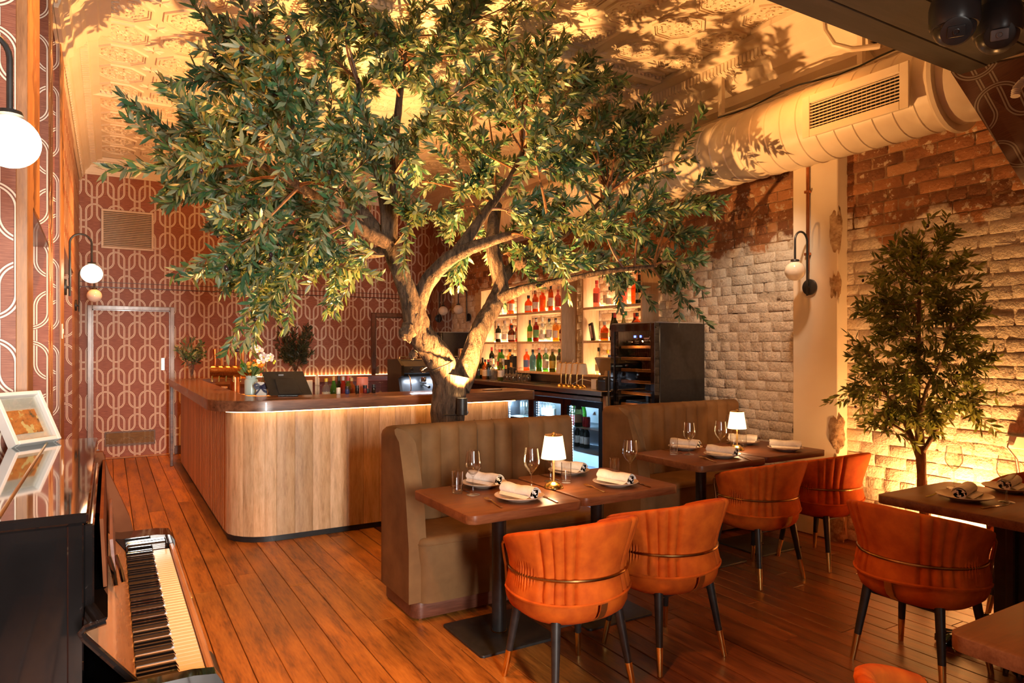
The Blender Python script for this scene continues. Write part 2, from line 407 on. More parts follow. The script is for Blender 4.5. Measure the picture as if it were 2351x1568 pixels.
# ---- floor with individual boards
fl = struct('floor', MB().box(XL-.1, XR+.1, YF-.1, YB+.1, -.2, -.022), mat('floor_void', (.012, .007, .004), None, .9))
frand = random.Random(3)
nb = 0; x = XL
while x < XR-.02:
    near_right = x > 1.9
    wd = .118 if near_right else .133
    y = YF+frand.uniform(0, 1.0)
    y = YF
    first = True
    while y < YB-.05:
        ln = frand.uniform(2.2, 4.2) if not first else frand.uniform(.8, 3.2)
        first = False
        y1 = min(y+ln, YB)
        if YB-y1 < .7: y1 = YB
        if y1 > .2 and nb < 300:
            g = frand.choice([.0015, .0022, .003, .0048]); h = frand.uniform(-.0018, .0)
            mb = MB().box(x+g, x+wd-g*.4, y+.001, y1-.0015, -.022, h, .002)
            # wear: nibbled edge
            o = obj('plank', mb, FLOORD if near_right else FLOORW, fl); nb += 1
        y = y1
    x += wd
# ---- walls
def wall_box(name, x0, x1, y0, y1, z0, z1, m, parent=None): return struct(name, MB().box(x0, x1, y0, y1, z0, z1), m, parent)
wall_box('wall_back', XL-.1, XR+.1, YB, YB+.1, 0, ZC, WP)
wall_box('wall_front', XL-.1, XR+.1, YF-.1, YF-.02, 0, ZC, PLASTER)
wl = struct('wall_left', MB().box(XL-.1, XL, YF, YB, 0, ZC), WP)
# piers stepping out of the left wall, each with a timber corner board
for (xa, y0, y1, post) in [(-.284, 3.41, 3.62, True), (-.315, 5.06, 5.45, False), (-.300, 5.98, 6.35, True), (-.335, 8.7, 10.7, False)]:
    obj('pier', MB().box(XL, xa-.004, y0, y1, 0, ZC-.05), WP, wl)
    if post:
        wpost = .040 if y0 < 4 else .012
        obj('corner_post', MB().box(xa-wpost, xa, y0-.012, y1+.004, 0, ZC-.2, .003), TRIMW, wl)
obj('opening_header', MB().box(XL, -.292, 3.62, 4.06, 2.13, 3.8), TRIMW, wl)
obj('header_soffit', MB().prism([(XL, 3.62), (-.292, 3.62), (-.318, 5.06), (XL, 5.06)], 2.115, 2.135), FRAMEW, wl)
obj('opening_header', MB().box(XL, -.325, 6.35, 8.7, 2.30, 3.8), WP, wl)
obj('header_soffit', MB().prism([(XL, 6.35), (-.302, 6.35), (-.335, 8.7), (XL, 8.7)], 2.285, 2.302), FRAMEW, wl)
# light switch on the corner board
sw = thing('light_switch', 'small white rocker switch on the timber corner board of the left wall', 'switch', (-.299, 6.02, 1.62))
obj('switch_plate', MB().box(0, .008, -.035, .035, -.055, .055, .002), WHITEP, sw); obj('rocker', MB().box(.008, .013, -.01, .01, -.018, .018, .001), WHITEP, sw)

# ---- brick wall on the right
def brick_material():
    m, nt, out = new_mat('old_brick')
    g = nd(nt, 'ShaderNodeNewGeometry'); pos = g.outputs['Position']
    sp = nd(nt, 'ShaderNodeSeparateXYZ'); nt.links.new(pos, sp.inputs[0]); z = sp.outputs[2]
    oi = nd(nt, 'ShaderNodeAttribute'); oi.attribute_name = 'tone'; t = oi.outputs['Fac']
    n1 = noise(nt, coords(nt, True), 2.2, 5, .62); n2 = noise(nt, coords(nt, True), 13, 5, .68); n3 = noise(nt, coords(nt, True), 55, 3)
    brick = ramp(nt, mth(nt, 'MULTIPLY_ADD', n2, .45, mth(nt, 'MULTIPLY', t, .6)), [(.15, (.14, .055, .025)), (.45, (.33, .135, .055)), (.65, (.45, .20, .085)), (.9, (.50, .28, .14))])
    brick = mixc(nt, mth(nt, 'GREATER_THAN', n2, .60), brick, (.55, .42, .30))
    paint = ramp(nt, mth(nt, 'MULTIPLY_ADD', n3, .5, mth(nt, 'MULTIPLY', n1, .5)), [(.35, (.52, .42, .32)), (.5, (.74, .64, .52)), (.7, (.80, .72, .61))])
    lim = mth(nt, 'ADD', mth(nt, 'MULTIPLY', mth(nt, 'SUBTRACT', n1, .5), 1.3), 2.40)
    below = nd(nt, 'ShaderNodeMapRange'); below.inputs['From Min'].default_value = -.04; below.inputs['From Max'].default_value = .04
    nt.links.new(mth(nt, 'SUBTRACT', lim, z), below.inputs[0])
    wear = mth(nt, 'ADD', mth(nt, 'MULTIPLY', n2, .66), mth(nt, 'MULTIPLY', n1, .40))
    worn = nd(nt, 'ShaderNodeMapRange'); worn.inputs['From Min'].default_value = .63; worn.inputs['From Max'].default_value = .655
    nt.links.new(wear, worn.inputs[0])
    pf = mth(nt, 'MULTIPLY', below.outputs[0], mth(nt, 'SUBTRACT', 1.0, worn.outputs[0]))
    col = mixc(nt, pf, brick, paint)
    hgt = mth(nt, 'ADD', mth(nt, 'MULTIPLY', n2, .8), mth(nt, 'MULTIPLY', n3, .35))
    principled(nt, out, col, .8, 0, hgt, .8, .022)
    return m
BRICK = brick_material()
def mortar_mat():
    m, nt, out = new_mat('old_mortar')
    sp = nd(nt, 'ShaderNodeSeparateXYZ'); nt.links.new(nd(nt, 'ShaderNodeNewGeometry').outputs['Position'], sp.inputs[0])
    n2 = noise(nt, coords(nt, True), 7, 5, .65); n3 = noise(nt, coords(nt, True), 40, 3)
    lowm = ramp(nt, n2, [(.36, (.08, .045, .025)), (.41, (.52, .42, .32)), (.6, (.70, .60, .48))])
    him = ramp(nt, n2, [(.34, (.08, .04, .02)), (.46, (.26, .14, .07)), (.65, (.40, .25, .14))])
    f = mth(nt, 'LESS_THAN', sp.outputs[2], 2.40)
    principled(nt, out, mixc(nt, f, him, lowm), .9, 0, mth(nt, 'ADD', n2, mth(nt, 'MULTIPLY', n3, .5)), .8, .02)
    return m
wr = struct('wall_right', MB().box(XR+.0055, XR+.15, YF, YB, 0, ZC), mortar_mat())
brng = random.Random(11)
def brick_geo(y0, y1, z0, z1, dx):
    """one laid brick: 4x3 front grid, rounded and uneven, open at the back"""
    vs = []; fs = []
    ys = [y0, y0+.012, y1-.012, y1]; zs = [z0, z0+.010, (z0+z1)/2, z1-.010, z1]
    for j, yy in enumerate(ys):
        for k, zz in enumerate(zs):
            edge = j in (0, 3) or k in (0, 4)
            corner = j in (0, 3) and k in (0, 4)
            xx = XR-dx+(.0075 if j in (0, 3) else 0)+(.0030 if k in (0, 4) else 0)+brng.uniform(-.002, .002)
            vs.append((xx, yy+brng.uniform(-.003, .003), zz+brng.uniform(-.0028, .0028)))
    for j in range(3):
        for k in range(4): a = j*5+k; fs.append((a, a+1, a+6, a+5))
    return vs, fs
bricks = []; ch = .0862; bl = .236
for r in range(46):
    z0 = .004+r*ch; z1 = z0+ch-.006
    y = .6-(bl/2 if r % 2 else 0)
    soldier = (r % 6 == 5)
    L = bl/2 if soldier else bl
    while y < YB:
        l = L+brng.uniform(-.012, .012)
        y1 = min(y+l-.006, YB)
        hid = (3.27 < y and y1 < 3.66) or (z0 > 3.9)
        if y1-y > .05 and not hid and brng.random() > .006:
            wob = .006*math.sin(y*1.7+r*.3)
            bricks.append((y, y1, z0+wob*.3, z1+wob*.3, brng.uniform(-.003, .004)))
        y += l
vis = [b for b in bricks if b[0] > 1.95]
vis.sort(key=lambda b: b[0]+abs(b[2]-1.6)*.25)
near_b = set(vis[:300])
def brick_obj(lst, name):
    mb = MB(); tone = []
    for b in lst:
        v, f = brick_geo(*b); mb.add(v, f); tone += [brng.random()]*len(v)
    me = mesh_from(name, mb, BRICK, True, 50)
    at_ = me.attributes.new('tone', 'FLOAT', 'POINT'); at_.data.foreach_set('value', tone)
    return link(name, me, wr)
for b in vis[:300]: brick_obj([b], 'brick')
o = brick_obj([b for b in bricks if b not in near_b], 'bricks'); o['kind'] = 'stuff'

# ---- plastered pier on the right wall, broken plaster exposing rough masonry
pil = struct('trim_1', MB().box(4.85, 4.99, 3.262, 3.664, 0, 3.9, .006), PLASTER)
def rubble(c, sy, sz, sx, seed):
    mb = MB().sphere((0, 0, 0), 1, 18, 12)
    out = []
    for p in mb.v:
        n = mnoise.noise(Vector(p)*2.2+Vector((seed, 0, 0)))*.35+mnoise.noise(Vector(p)*6+Vector((seed, 3, 0)))*.16
        q = Vector(p)*(1+n); out.append((c[0]+q.x*sx, c[1]+q.y*sy, c[2]+q.z*sz))
    mb.v = out; return mb
RUB = mat('broken_masonry', (.58, .42, .26), (.28, .15, .07), .9, scale=22, detail=6, bump=.9, bdist=.02)
for k, (yy, zz, a, b2) in enumerate([(3.29, 2.42, .055, .20), (3.29, 1.98, .05, .12), (3.285, .84, .075, .15), (3.28, .12, .07, .2), (3.285, .45, .05, .22)]):
    obj('exposed_masonry', rubble((4.862, yy, zz), a, b2, .022, k*3.1), RUB, pil)

# ---- ceiling: sheet, octagonal pressed panels, ribs
ce = struct('ceiling', MB().box(XL-.1, XR+.1, YF, YB+.1, ZC, ZC+.1), CEILP)
def octagon(r, k=.30): return [(r, -r*k*1.33), (r, r*k*1.33), (r*k*1.33, r), (-r*k*1.33, r), (-r, r*k*1.33), (-r, -r*k*1.33), (-r*k*1.33, -r), (r*k*1.33, -r)]
mb = MB()
for (ro, ri, h) in ((.205, .188, .016), (.178, .170, .010)):
    a = octagon(ro); b = octagon(ri)
    for i in range(8):
        j = (i+1) % 8
        q = [a[i], a[j], b[j], b[i]]
        mb.rings([[(p[0], p[1], 0) for p in q], [(p[0]*.99, p[1]*.99, -h) for p in q]], True, False, True)
# scroll relief: spirals and a rosette
def scroll(cx, cy, r, a0, turn, h=.010):
    pts = []
    for k in range(11):
        t = k/10; a = a0+turn*t*4.4; rr = r*(1-.8*t)
        pts.append((cx+rr*math.cos(a), cy+rr*math.sin(a), -.003-h*.3*t))
    mb.tube(pts, [.0085*(1-.4*k/10) for k in range(11)], 4)
for q in range(4):
    a = q*PI/2
    for sgn in (1, -1):
        for (rad, off, rr) in ((.125, .32, .034), (.135, .78, .028), (.075, .55, .026)):
            th = a+sgn*off
            scroll(rad*math.cos(th), rad*math.sin(th), rr, th+PI/2*sgn, -sgn)
for q in range(8):
    a = q*PI/4
    mb.rings([[(.012*math.cos(a+d), .012*math.sin(a+d), 0) for d in (-.8, .8)]+[(.045*math.cos(a+d), .045*math.sin(a+d), 0) for d in (.3, -.3)],
              [(.016*math.cos(a), .016*math.sin(a), -.008)]*2+[(.038*math.cos(a), .038*math.sin(a), -.012)]*2], True, False, False)
panel_me = mesh_from('ceiling_panel', mb, CEILP, True, 40)
star = MB()
for q in range(8):
    a = q*PI/4
    star.rings([[(.010*math.cos(a-1), .010*math.sin(a-1), 0), (.085*math.cos(a), .085*math.sin(a), 0), (.010*math.cos(a+1), .010*math.sin(a+1), 0)],
                [(.012*math.cos(a), .012*math.sin(a), -.010), (.060*math.cos(a), .060*math.sin(a), -.012), (.012*math.cos(a), .012*math.sin(a), -.010)]], True, False, False)
star_me = mesh_from('ceiling_rosette', star, CEILP)
pit = .475; n_p = 0
for i in range(10):
    for j in range(19):
        xx = .095+i*pit; yy = 1.62+j*pit
        if xx > 4.55 or yy > 10.35: continue
        if n_p < 300: link('ceiling_panel', panel_me, ce, (xx, yy, ZC)); n_p += 1
        if i < 9 and j < 18: link('ceiling_rosette', star_me, ce, (xx+pit/2, yy+pit/2, ZC))
def rib(x0, x1, y0, y1):
    mb = MB(); mb.box(x0, x1, y0, y1, ZC-.05, ZC+.01, .012)
    along_y = (y1-y0) > (x1-x0)
    n = int((max(y1-y0, x1-x0))/.045)
    for k in range(n):
        t = k/n
        if along_y:
            for xe in (x0-.022, x1): mb.box(xe, xe+.022, y0+t*(y1-y0), y0+t*(y1-y0)+.024, ZC-.03, ZC)
        else:
            for ye in (y0-.022, y1): mb.box(x0+t*(x1-x0), x0+t*(x1-x0)+.024, ye, ye+.022, ZC-.03, ZC)
    return mb
for a in [(3.49, 3.60, 1.3, 10.4), (1.20, 1.31, 1.3, 10.4)]: obj('ceiling_rib', rib(*a), CEILP, ce)
for a in [(-.2, 1.2, 4.83, 4.94), (1.31, 3.49, 4.83, 4.94), (3.60, 4.5, 4.83, 4.94), (-.2, 1.2, 7.9, 8.0), (1.31, 3.49, 7.9, 8.0), (3.60, 4.5, 7.9, 8.0)]: obj('ceiling_rib', rib(*a), CEILP, ce)
# ---- cornices
def cornice(prof, p0, p1, nrm, dent=.05, zd=.0):
    """extrude profile (out, z) along a wall from p0 to p1; nrm points into the room"""
    mb = MB(); P0, P1, Nn = Vector(p0), Vector(p1), Vector(nrm)
    mb.rings([[P+Nn*o+Vector((0, 0, z)) for o, z in prof] for P in (P0, P1)])
    return mb
def dentils(p0, p1, nrm, o0, o1, z0, z1, step, wd):
    mb = MB(); P0, P1, Nn = Vector(p0), Vector(p1), Vector(nrm); d = P1-P0; L = d.length; d.normalize()
    for k in range(int(L/step)):
        q = [P0+d*(k*step), P0+d*(k*step+wd)]
        mb.rings([[q[0]+Nn*o0+Vector((0, 0, z0)), q[1]+Nn*o0+Vector((0, 0, z0)), q[1]+Nn*o0+Vector((0, 0, z1)), q[0]+Nn*o0+Vector((0, 0, z1))],
                  [q[0]+Nn*o1+Vector((0, 0, z0+.01)), q[1]+Nn*o1+Vector((0, 0, z0+.01)), q[1]+Nn*o1+Vector((0, 0, z1)), q[0]+Nn*o1+Vector((0, 0, z1))]])
    return mb
bp = [(0, 3.81), (.020, 3.81), (.020, 3.835), (.008, 3.84), (.008, 3.945), (.03, 3.955), (.03, 3.985), (.065, 3.995), (.065, 4.045), (0, 4.045)]
c1 = struct('trim_2', cornice(bp, (XL, YB, 0), (XR, YB, 0), (0, -1, 0)), CEILP, smooth=False)
obj('dentil_course', dentils((-.3, YB, 0), (4.6, YB, 0), (0, -1, 0), .03, .055, 3.955, 3.985, .030, .018), CEILP, c1, kind='stuff')
lp = [(0, 3.72), (.02, 3.72), (.035, 3.78), (.06, 3.80), (.07, 3.86), (.11, 3.90), (.13, 3.94), (.19, 3.97), (.20, 4.0), (.26, 4.02), (.26, 4.045), (0, 4.045)]
c2 = struct('trim_3', cornice(lp, (-.335, 1.2, 0), (-.335, YB, 0), (1, 0, 0)), CEILP, smooth=False)
obj('cornice_break', cornice(lp, (-.31, 5.35, 0), (-.31, 6.40, 0), (1.25, 0, 0)), CEILP, c2, smooth=False)
obj('leaf_moulding', dentils((-.335, 1.3, 0), (-.335, 10.6, 0), (1, 0, 0), .13, .185, 3.935, 3.968, .05, .034), CEILP, c2, kind='stuff')
obj('key_pattern', dentils((-.335, 1.3, 0), (-.335, 10.6, 0), (1, 0, 0), .035, .050, 3.735, 3.775, .075, .05), CEILP, c2, kind='stuff')
rp = [(0, 3.42), (.05, 3.42), (.06, 3.50), (.10, 3.53), (.11, 3.62), (.17, 3.66), (.18, 3.74), (.24, 3.78), (.27, 3.86), (.36, 3.90), (.38, 3.97), (.47, 4.0), (.47, 4.045), (0, 4.045)]
c3 = struct('trim_4', cornice(rp, (XR, .6, 0), (XR, YB, 0), (-1, 0, 0)), CEILP, smooth=False)
obj('leaf_moulding', dentils((XR, .8, 0), (XR, 10.6, 0), (-1, 0, 0), .36, .385, 3.885, 3.965, .040, .030), CEILP, c3, kind='stuff')
obj('cornice_break', cornice(rp, (XR-.03, 2.95, 0), (XR-.03, 3.72, 0), (-1.12, 0, 0)), CEILP, c3, smooth=False)
# greek key band on the break-front
gk = MB()
for k in range(7):
    y = 2.60+k*.14; x = XR-.187
    for (a, b, c, d) in ((0, .015, 0, .08), (0, .11, .065, .08), (.095, .11, 0, .08), (.035, .11, 0, .015), (.035, .05, .0, .045), (.035, .078, .032, .045)):
        gk.box(x-.012, x+.02, y+a, y+b, 3.665+c, 3.665+d)
obj('greek_key_band', gk, CEILP, c3, kind='stuff')
# picture rail across the back wall, skirtings
tr = struct('trim_5', MB().box(XL, XR, YB-.012, YB, 2.305, 2.318, .003).box(XL, XR, YB-.008, YB, 2.375, 2.383, .002), FRAMEW)
struct('baseboard_back', MB().box(.80, 3.66, YB-.018, YB, 0, .12, .004), FRAMEW)
# ---- doors on the back wall
def door(n, x0, x1, ztop, leaf_mat, vent, fw, fmat):
    d = struct('door_%d' % n)
    obj('door_leaf', MB().box(x0+fw+.012, x1-fw-.012, YB-.022, YB-.002, .015, ztop-fw-.012, .002), leaf_mat, d)
    obj('door_frame', MB().box(x0, x0+fw, YB-.05, YB, 0, ztop, .006).box(x1-fw, x1, YB-.05, YB, 0, ztop, .006).box(x0+fw, x1-fw, YB-.05, YB, ztop-fw, ztop, .006), fmat, d)
    obj('door_stop', MB().box(x0+fw, x0+fw+.012, YB-.034, YB, 0, ztop-fw).box(x1-fw-.012, x1-fw, YB-.034, YB, 0, ztop-fw).box(x0+fw, x1-fw, YB-.034, YB, ztop-fw-.012, ztop-fw), fmat, d)
    if vent:
        obj('threshold', MB().box(x0, x1, YB-.06, YB, 0, .02, .004), TRIMW, d)
        pl = obj('push_plate', MB().box(.628, .672, YB-.027, YB-.021, 1.185, 1.355, .002), STEEL, d)
        v = obj('door_vent', MB().box(-.05, .555, YB-.030, YB-.022, .17, .19).box(-.05, .555, YB-.030, YB-.022, .345, .365).box(-.05, -.033, YB-.030, YB-.022, .19, .345).box(.538, .555, YB-.030, YB-.022, .19, .345), mat('vent_brass_paint', (.17, .090, .032), (.12, .062, .022), .45, scale=20), d)
        for k in range(9):
            z = .197+k*.0165
            obj('slat', MB().rings([[(-.033, YB-.030, z), (.538, YB-.030, z), (.538, YB-.024, z+.013), (-.033, YB-.024, z+.013)], [(-.033, YB-.028, z-.001), (.538, YB-.028, z-.001), (.538, YB-.022, z+.012), (-.033, YB-.022, z+.012)]]), _mc['vent_brass_paint'], v)
    return d
door(1, -.245, .793, 2.066, WPD, True, .055, mat('silver_lit_frame_paint', (.46, .40, .37), (.30, .23, .20), .25, scale=14, stretch=(1, 1, .3), coat=.4))  # frame colour lightened to carry the silvery reflected light
d2 = door(2, 3.657, 4.683, 2.066, WPD, False, .07, FRAMEW)
obj('door_handle', MB().box(3.745, 3.785, YB-.035, YB-.022, 1.04, 1.19, .003), mat('satin_handle', (.5, .42, .34), None, .35, .8), d2)
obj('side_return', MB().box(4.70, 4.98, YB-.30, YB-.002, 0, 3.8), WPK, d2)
# ---- air vent on the back wall
va = thing('wall_vent', 'cream slatted air vent high on the patterned back wall above the grey door frame', 'vent', (.2235, YB, 3.10))
hw, hh = .3135, .264
VENTC = mat('vent_cream', (.72, .58, .44), (.66, .52, .38), .5, scale=10)
obj('frame', MB().box(-hw, hw, -.03, 0, hh-.028, hh, .004).box(-hw, hw, -.03, 0, -hh, -hh+.028, .004).box(-hw, -hw+.028, -.03, 0, -hh+.028, hh-.028, .004).box(hw-.028, hw, -.03, 0, -hh+.028, hh-.028, .004), VENTC, va)
obj('backing', MB().box(-hw+.028, hw-.028, -.003, 0, -hh+.028, hh-.028), mat('vent_dark', (.05, .03, .02), None, .9), va)
for k in range(19):
    z = -hh+.034+k*.0245
    obj('slat', MB().rings([[(-hw+.028, -.026, z), (hw-.028, -.026, z), (hw-.028, -.008, z+.018), (-hw+.028, -.008, z+.018)], [(-hw+.028, -.024, z-.002), (hw-.028, -.024, z-.002), (hw-.028, -.006, z+.016), (-hw+.028, -.006, z+.016)]]), VENTC, va)
# ---- shopfront door behind the camera
fd = struct('window_1', MB().box(-.05, .0, YF-.02, YF+.03, 0, 2.5, .004).box(.70, .75, YF-.02, YF+.03, 0, 2.5, .004).box(0, .70, YF-.02, YF+.03, 2.42, 2.5, .004).box(0, .70, YF-.02, YF+.03, 0, .12, .004), FRAMEW)
obj('pane', MB().box(0, .70, YF, YF+.006, .12, 2.42), CLEAR, fd)

# ---- charcoal bulkhead over the front, raked wallpaper panel at its end
bk = struct('trim_6', MB().box(XL, 3.72, 1.15, 1.83, 2.905, 3.9), BULKW)
for k, (a, b) in enumerate([(1.83, 1.70), (1.697, 1.50), (1.497, 1.32), (1.317, 1.15)]):
    obj('soffit_board', MB().box(XL, 3.722-.02*k, b, a, 2.885, 2.908, .004), BULKW, bk)
rk = MB()
A = Vector((3.70, 1.86, 2.905)); B = Vector((3.85, 1.50, 2.905)); D = Vector((4.96, 1.80, 2.0)); E_ = Vector((4.96, 1.22, 2.0))
n_ = (B-A).cross(D-A).normalized()*.018
rk.rings([[A, B, E_, D], [A+n_, B+n_, E_+n_, D+n_]])
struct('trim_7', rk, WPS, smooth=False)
# ================================================================== FIXTURES
# ---- spiral duct along the brick wall
DUCTP = mat('duct_enamel', (.80, .70, .55), (.74, .63, .48), .38, scale=6, bump=.05)
du = thing('air_duct', 'cream painted round spiral air duct running along the brick wall under the ceiling', 'duct', (4.66, 2.33, 3.20))
RD = .285
prof = []; y = 0.
mb = MB()
ringz = []
while y < 6.2:
    for dy, rr in ((0, RD), (.112, RD), (.118, RD+.006), (.126, RD+.006), (.132, RD)): ringz.append((y+dy, rr))
    y += .14
mb.rings([[(r*math.cos(2*PI*k/36), yy, r*math.sin(2*PI*k/36)) for k in range(36)] for yy, r in ringz])
obj('duct_pipe', mb, DUCTP, du)
obj('flange', MB().rings([[(r*math.cos(2*PI*k/36), yy, r*math.sin(2*PI*k/36)) for k in range(36)] for yy, r in ((-.03, RD+.004), (-.03, RD+.035), (-.005, RD+.04), (.012, RD+.03), (.012, RD+.002))]), DUCTP, du)
el = MB(); rr = []
for k in range(9):
    a = PI/2*k/8*.7
    c = Vector((.35*(1-math.cos(a)), -.03-.35*math.sin(a), 0)); t = Vector((math.sin(a), -math.cos(a), 0)); q = t.cross(Vector((0, 0, 1)))
    rr.append([c+(RD-.01)*(math.cos(2*PI*i/28)*q+math.sin(2*PI*i/28)*Vector((0, 0, 1))) for i in range(28)])
rr = [[Vector((min(p.x, .30), p.y, p.z)) for p in r] for r in rr]
obj('elbow', el.rings(rr), DUCTP, du)
gx = -.30
fr = obj('grille_frame', MB().box(gx-.03, gx+.14, .12, .145, -.16, .075, .004).box(gx-.03, gx+.14, .80, .825, -.16, .075, .004).box(gx-.03, gx+.14, .145, .80, .045, .075, .004).box(gx-.03, gx+.14, .145, .80, -.16, -.13, .004)
    .box(gx-.042, gx-.03, .09, .15, -.19, .105, .003).box(gx-.042, gx-.03, .795, .855, -.19, .105, .003).box(gx-.042, gx-.03, .15, .795, .05, .105, .003).box(gx-.042, gx-.03, .15, .795, -.19, -.135, .003).box(gx+.03, gx+.033, .145, .80, -.13, .045), DUCTP, du)
obj('grille_shade_sheet', MB().box(gx+.006, gx+.010, .145, .80, -.13, .045), mat('void_black', (.01, .008, .006), None, .9), du)  # black sheet stands in for the shade inside the grille
for k in range(8): obj('slat', MB().box(gx-.036, gx-.024, .15, .795, -.122+k*.022, -.1165+k*.022), DUCTP, fr)
for k in range(20): obj('blade', MB().box(gx-.008, gx-.004, .165+k*.032, .167+k*.032, -.13, .045), DUCTP, fr)
for k in range(5): obj('bracket', MB().box(-.02, .02, .6+k*1.3, .64+k*1.3, .27, .72), DUCTP, du)
# cables lying along the duct, conduit dropping from the ceiling
cbl = thing('cable_run', 'thin cables lying along the top of the cream air duct', 'cable', (4.62, 2.3, 3.50))
for k in range(3):
    obj('cable', MB().tube([(-.06+.03*k+.02*math.sin(j*1.3+k), j*.16-.2, .012*math.sin(j*.9+k*2)+.006*k) for j in range(14)], .007, 6), [BLACKP, WHITEP, WHITEP][k], cbl)
cd = thing('flexible_conduit', 'cream flexible conduit hanging from the ceiling and bending behind the air duct', 'conduit', (4.36, 3.05, 3.9))
obj('hose', MB().tube([(0, 0, .14), (0, 0, .0), (.0, -.02, -.16), (.03, -.07, -.27), (.10, -.16, -.32), (.2, -.3, -.33)], .020, 10), DUCTP, cd)

# ---- security cameras under the bulkhead
CAMB = mat('camera_black', (.030, .030, .032), (.038, .038, .040), .30, scale=20)
def ptz(loc, rz, label, tilt, turned):
    t = thing('security_camera', label, 'security camera', loc, rz, 'black security cameras on the bulkhead')
    obj('mount', MB().lathe([(.055, .055), (.062, .05), (.062, .02), (.05, .0)], 24), CAMB, t)
    obj('housing', MB().lathe([(.058, .02), (.078, .012), (.086, -.02), (.086, -.085), (.080, -.10), (.06, -.102)], 28), CAMB, t)
    b = obj('ball', MB().sphere((0, 0, 0), .074, 26, 16), CAMB, t, loc=(0, 0, -.095))
    l = MB(); l.lathe([(.045, .0), (.052, .004), (.052, .010), (.047, .012)], 24)
    fc = obj('face_ring', l, DARKST if turned else CAMB, b, loc=(0, 0, 0))
    fc.rotation_euler = tilt; fc.location = fc.rotation_euler.to_matrix() @ Vector((0, 0, .058))
    ln = MB().rblock(-.030, .030, -.021, .021, .010, .018, .006, .003); ln.lathe([(.012, .018), (.012, .023), (.009, .024), (.008, .019)], 18)
    le = obj('lens_window', ln, mat('camera_window_grey', (.22, .22, .23), None, .25) if turned else CAMB, b); le.rotation_euler = tilt; le.location = fc.location
    return t
ptz((2.80, 1.395, 2.83), .0, 'black dome security camera under the bulkhead with its lens turned away, further from the conduit', (2.2, .0, -1.0), False)
ptz((3.02, 1.345, 2.83), .0, 'black dome security camera with its square lens facing the room, next to the white conduit', (1.95, .0, -1.05), True)
cc = thing('white_conduit', 'white corrugated conduit curling between the bulkhead and the raked patterned panel', 'conduit', (3.74, 1.56, 2.9))
cpts = [(.02, -.10, .0), (.06, -.08, -.02), (.08, -.03, -.06), (.05, .02, -.12), (.01, .03, -.16), (.0, .03, -.2)]
mb = MB(); P = [Vector(p) for p in cpts]; path = []; rad = []
for i in range(len(P)-1):
    for k in range(8): path.append(P[i].lerp(P[i+1], k/8)); rad.append(.020 if k % 2 else .016)
mb.tube(path, rad, 12); obj('hose', mb, WHITEP, cc)
obj('blue_wire', MB().tube([(.06, -.2, .0), (.10, -.10, -.03), (.14, -.02, -.06), (.2, .04, -.1)], .006, 6), mat('blue_wire', (.03, .16, .5), None, .4), cc)

# ---- sconces
def sconce(loc, wall_n, lit, label, r=.078, flip=1):
    """disc plate on the wall, upright tube that arches over to a hanging globe; wall_n: unit vector out of the wall, side: along the wall"""
    n = Vector(wall_n); s_ = Vector((0, 0, 1)).cross(n)*flip; t = thing('wall_sconce', label, 'wall lamp', loc, 0, 'hooked globe wall lamps')
    def W(a, o, z): return n*o+s_*a+Vector((0, 0, z))
    M = Matrix((s_, Vector((0, 0, 1)), n)).transposed().to_4x4()
    obj('wall_plate', MB().lathe([(.060, 0), (.064, .004), (.064, .016), (.058, .020)], 26).xf(M), BLACKM, t)
    pts = [W(0, .040, -.07), W(0, .040, .15), W(0, .040, .36)]
    for k in range(1, 12):
        a = PI*k/12; pts.append(W(0, .040+.075*(1-math.cos(a)), .36+.075*math.sin(a)))
    pts += [W(0, .19, .36), W(0, .19, .20)]
    obj('arched_tube', MB().tube(pts, .0085, 10), BLACKM, t)
    obj('stem', MB().tube([W(0, .018, .0), W(0, .040, .0)], .012, 10), BLACKM, t)
    g = obj('globe', MB().sphere(tuple(W(0, .19, .20-r-.004)), r, 28, 18, (1, 1, .97)), GLOBE if lit else OPAL, t)
    obj('globe_cap', MB().lathe([(.014, .012), (.030, .008), (.034, -.004)], 20, tuple(W(0, .19, .20))), BLACKM, t)
    return t
sconce((-.44, 2.47, 1.985), (1, 0, 0), True, 'lit globe wall lamp over the piano, nearest the camera')
sconce((-.31, 6.54, 1.985), (1, 0, 0), True, 'lit globe wall lamp with black arch left of the slatted wall vent')
sconce((-.335, 9.3, 1.985), (1, 0, 0), False, 'unlit white globe wall lamp at the top left corner of the grey door frame')
sconce((2.20, YB, 1.985), (0, -1, 0), False, 'unlit white globe wall lamp on the back wall above the leafy shrub')
sconce((4.72, YB-.30, 1.985), (0, -1, 0), False, 'unlit white globe wall lamp on the dark return beside the second door')
sconce((4.96, 9.75, 1.985), (-1, 0, 0), False, 'black arched wall lamp at the far end of the white brick wall')
sconce((4.85, 3.50, 1.985), (-1, 0, 0), False, 'unlit white globe wall lamp with black arch on the plastered pier')
light('globe_light', 'POINT', (-.25, 2.47, 2.10), 32, AMBER, .075)
light('globe_light', 'POINT', (-.12, 6.54, 2.10), 50, AMBER, .075)
# copper pipe on the pier
cp = thing('copper_pipe', 'copper pipe running down the plastered pier to the wall lamp', 'pipe', (4.838, 3.515, 2.12))
obj('pipe', MB().tube([(0, 0, 0), (0, 0, .85)], .013, 12), COPPER, cp)
for z in (.12, .62): obj('clip', MB().box(-.018, .014, -.024, .024, z, z+.022, .003), COPPER, cp)
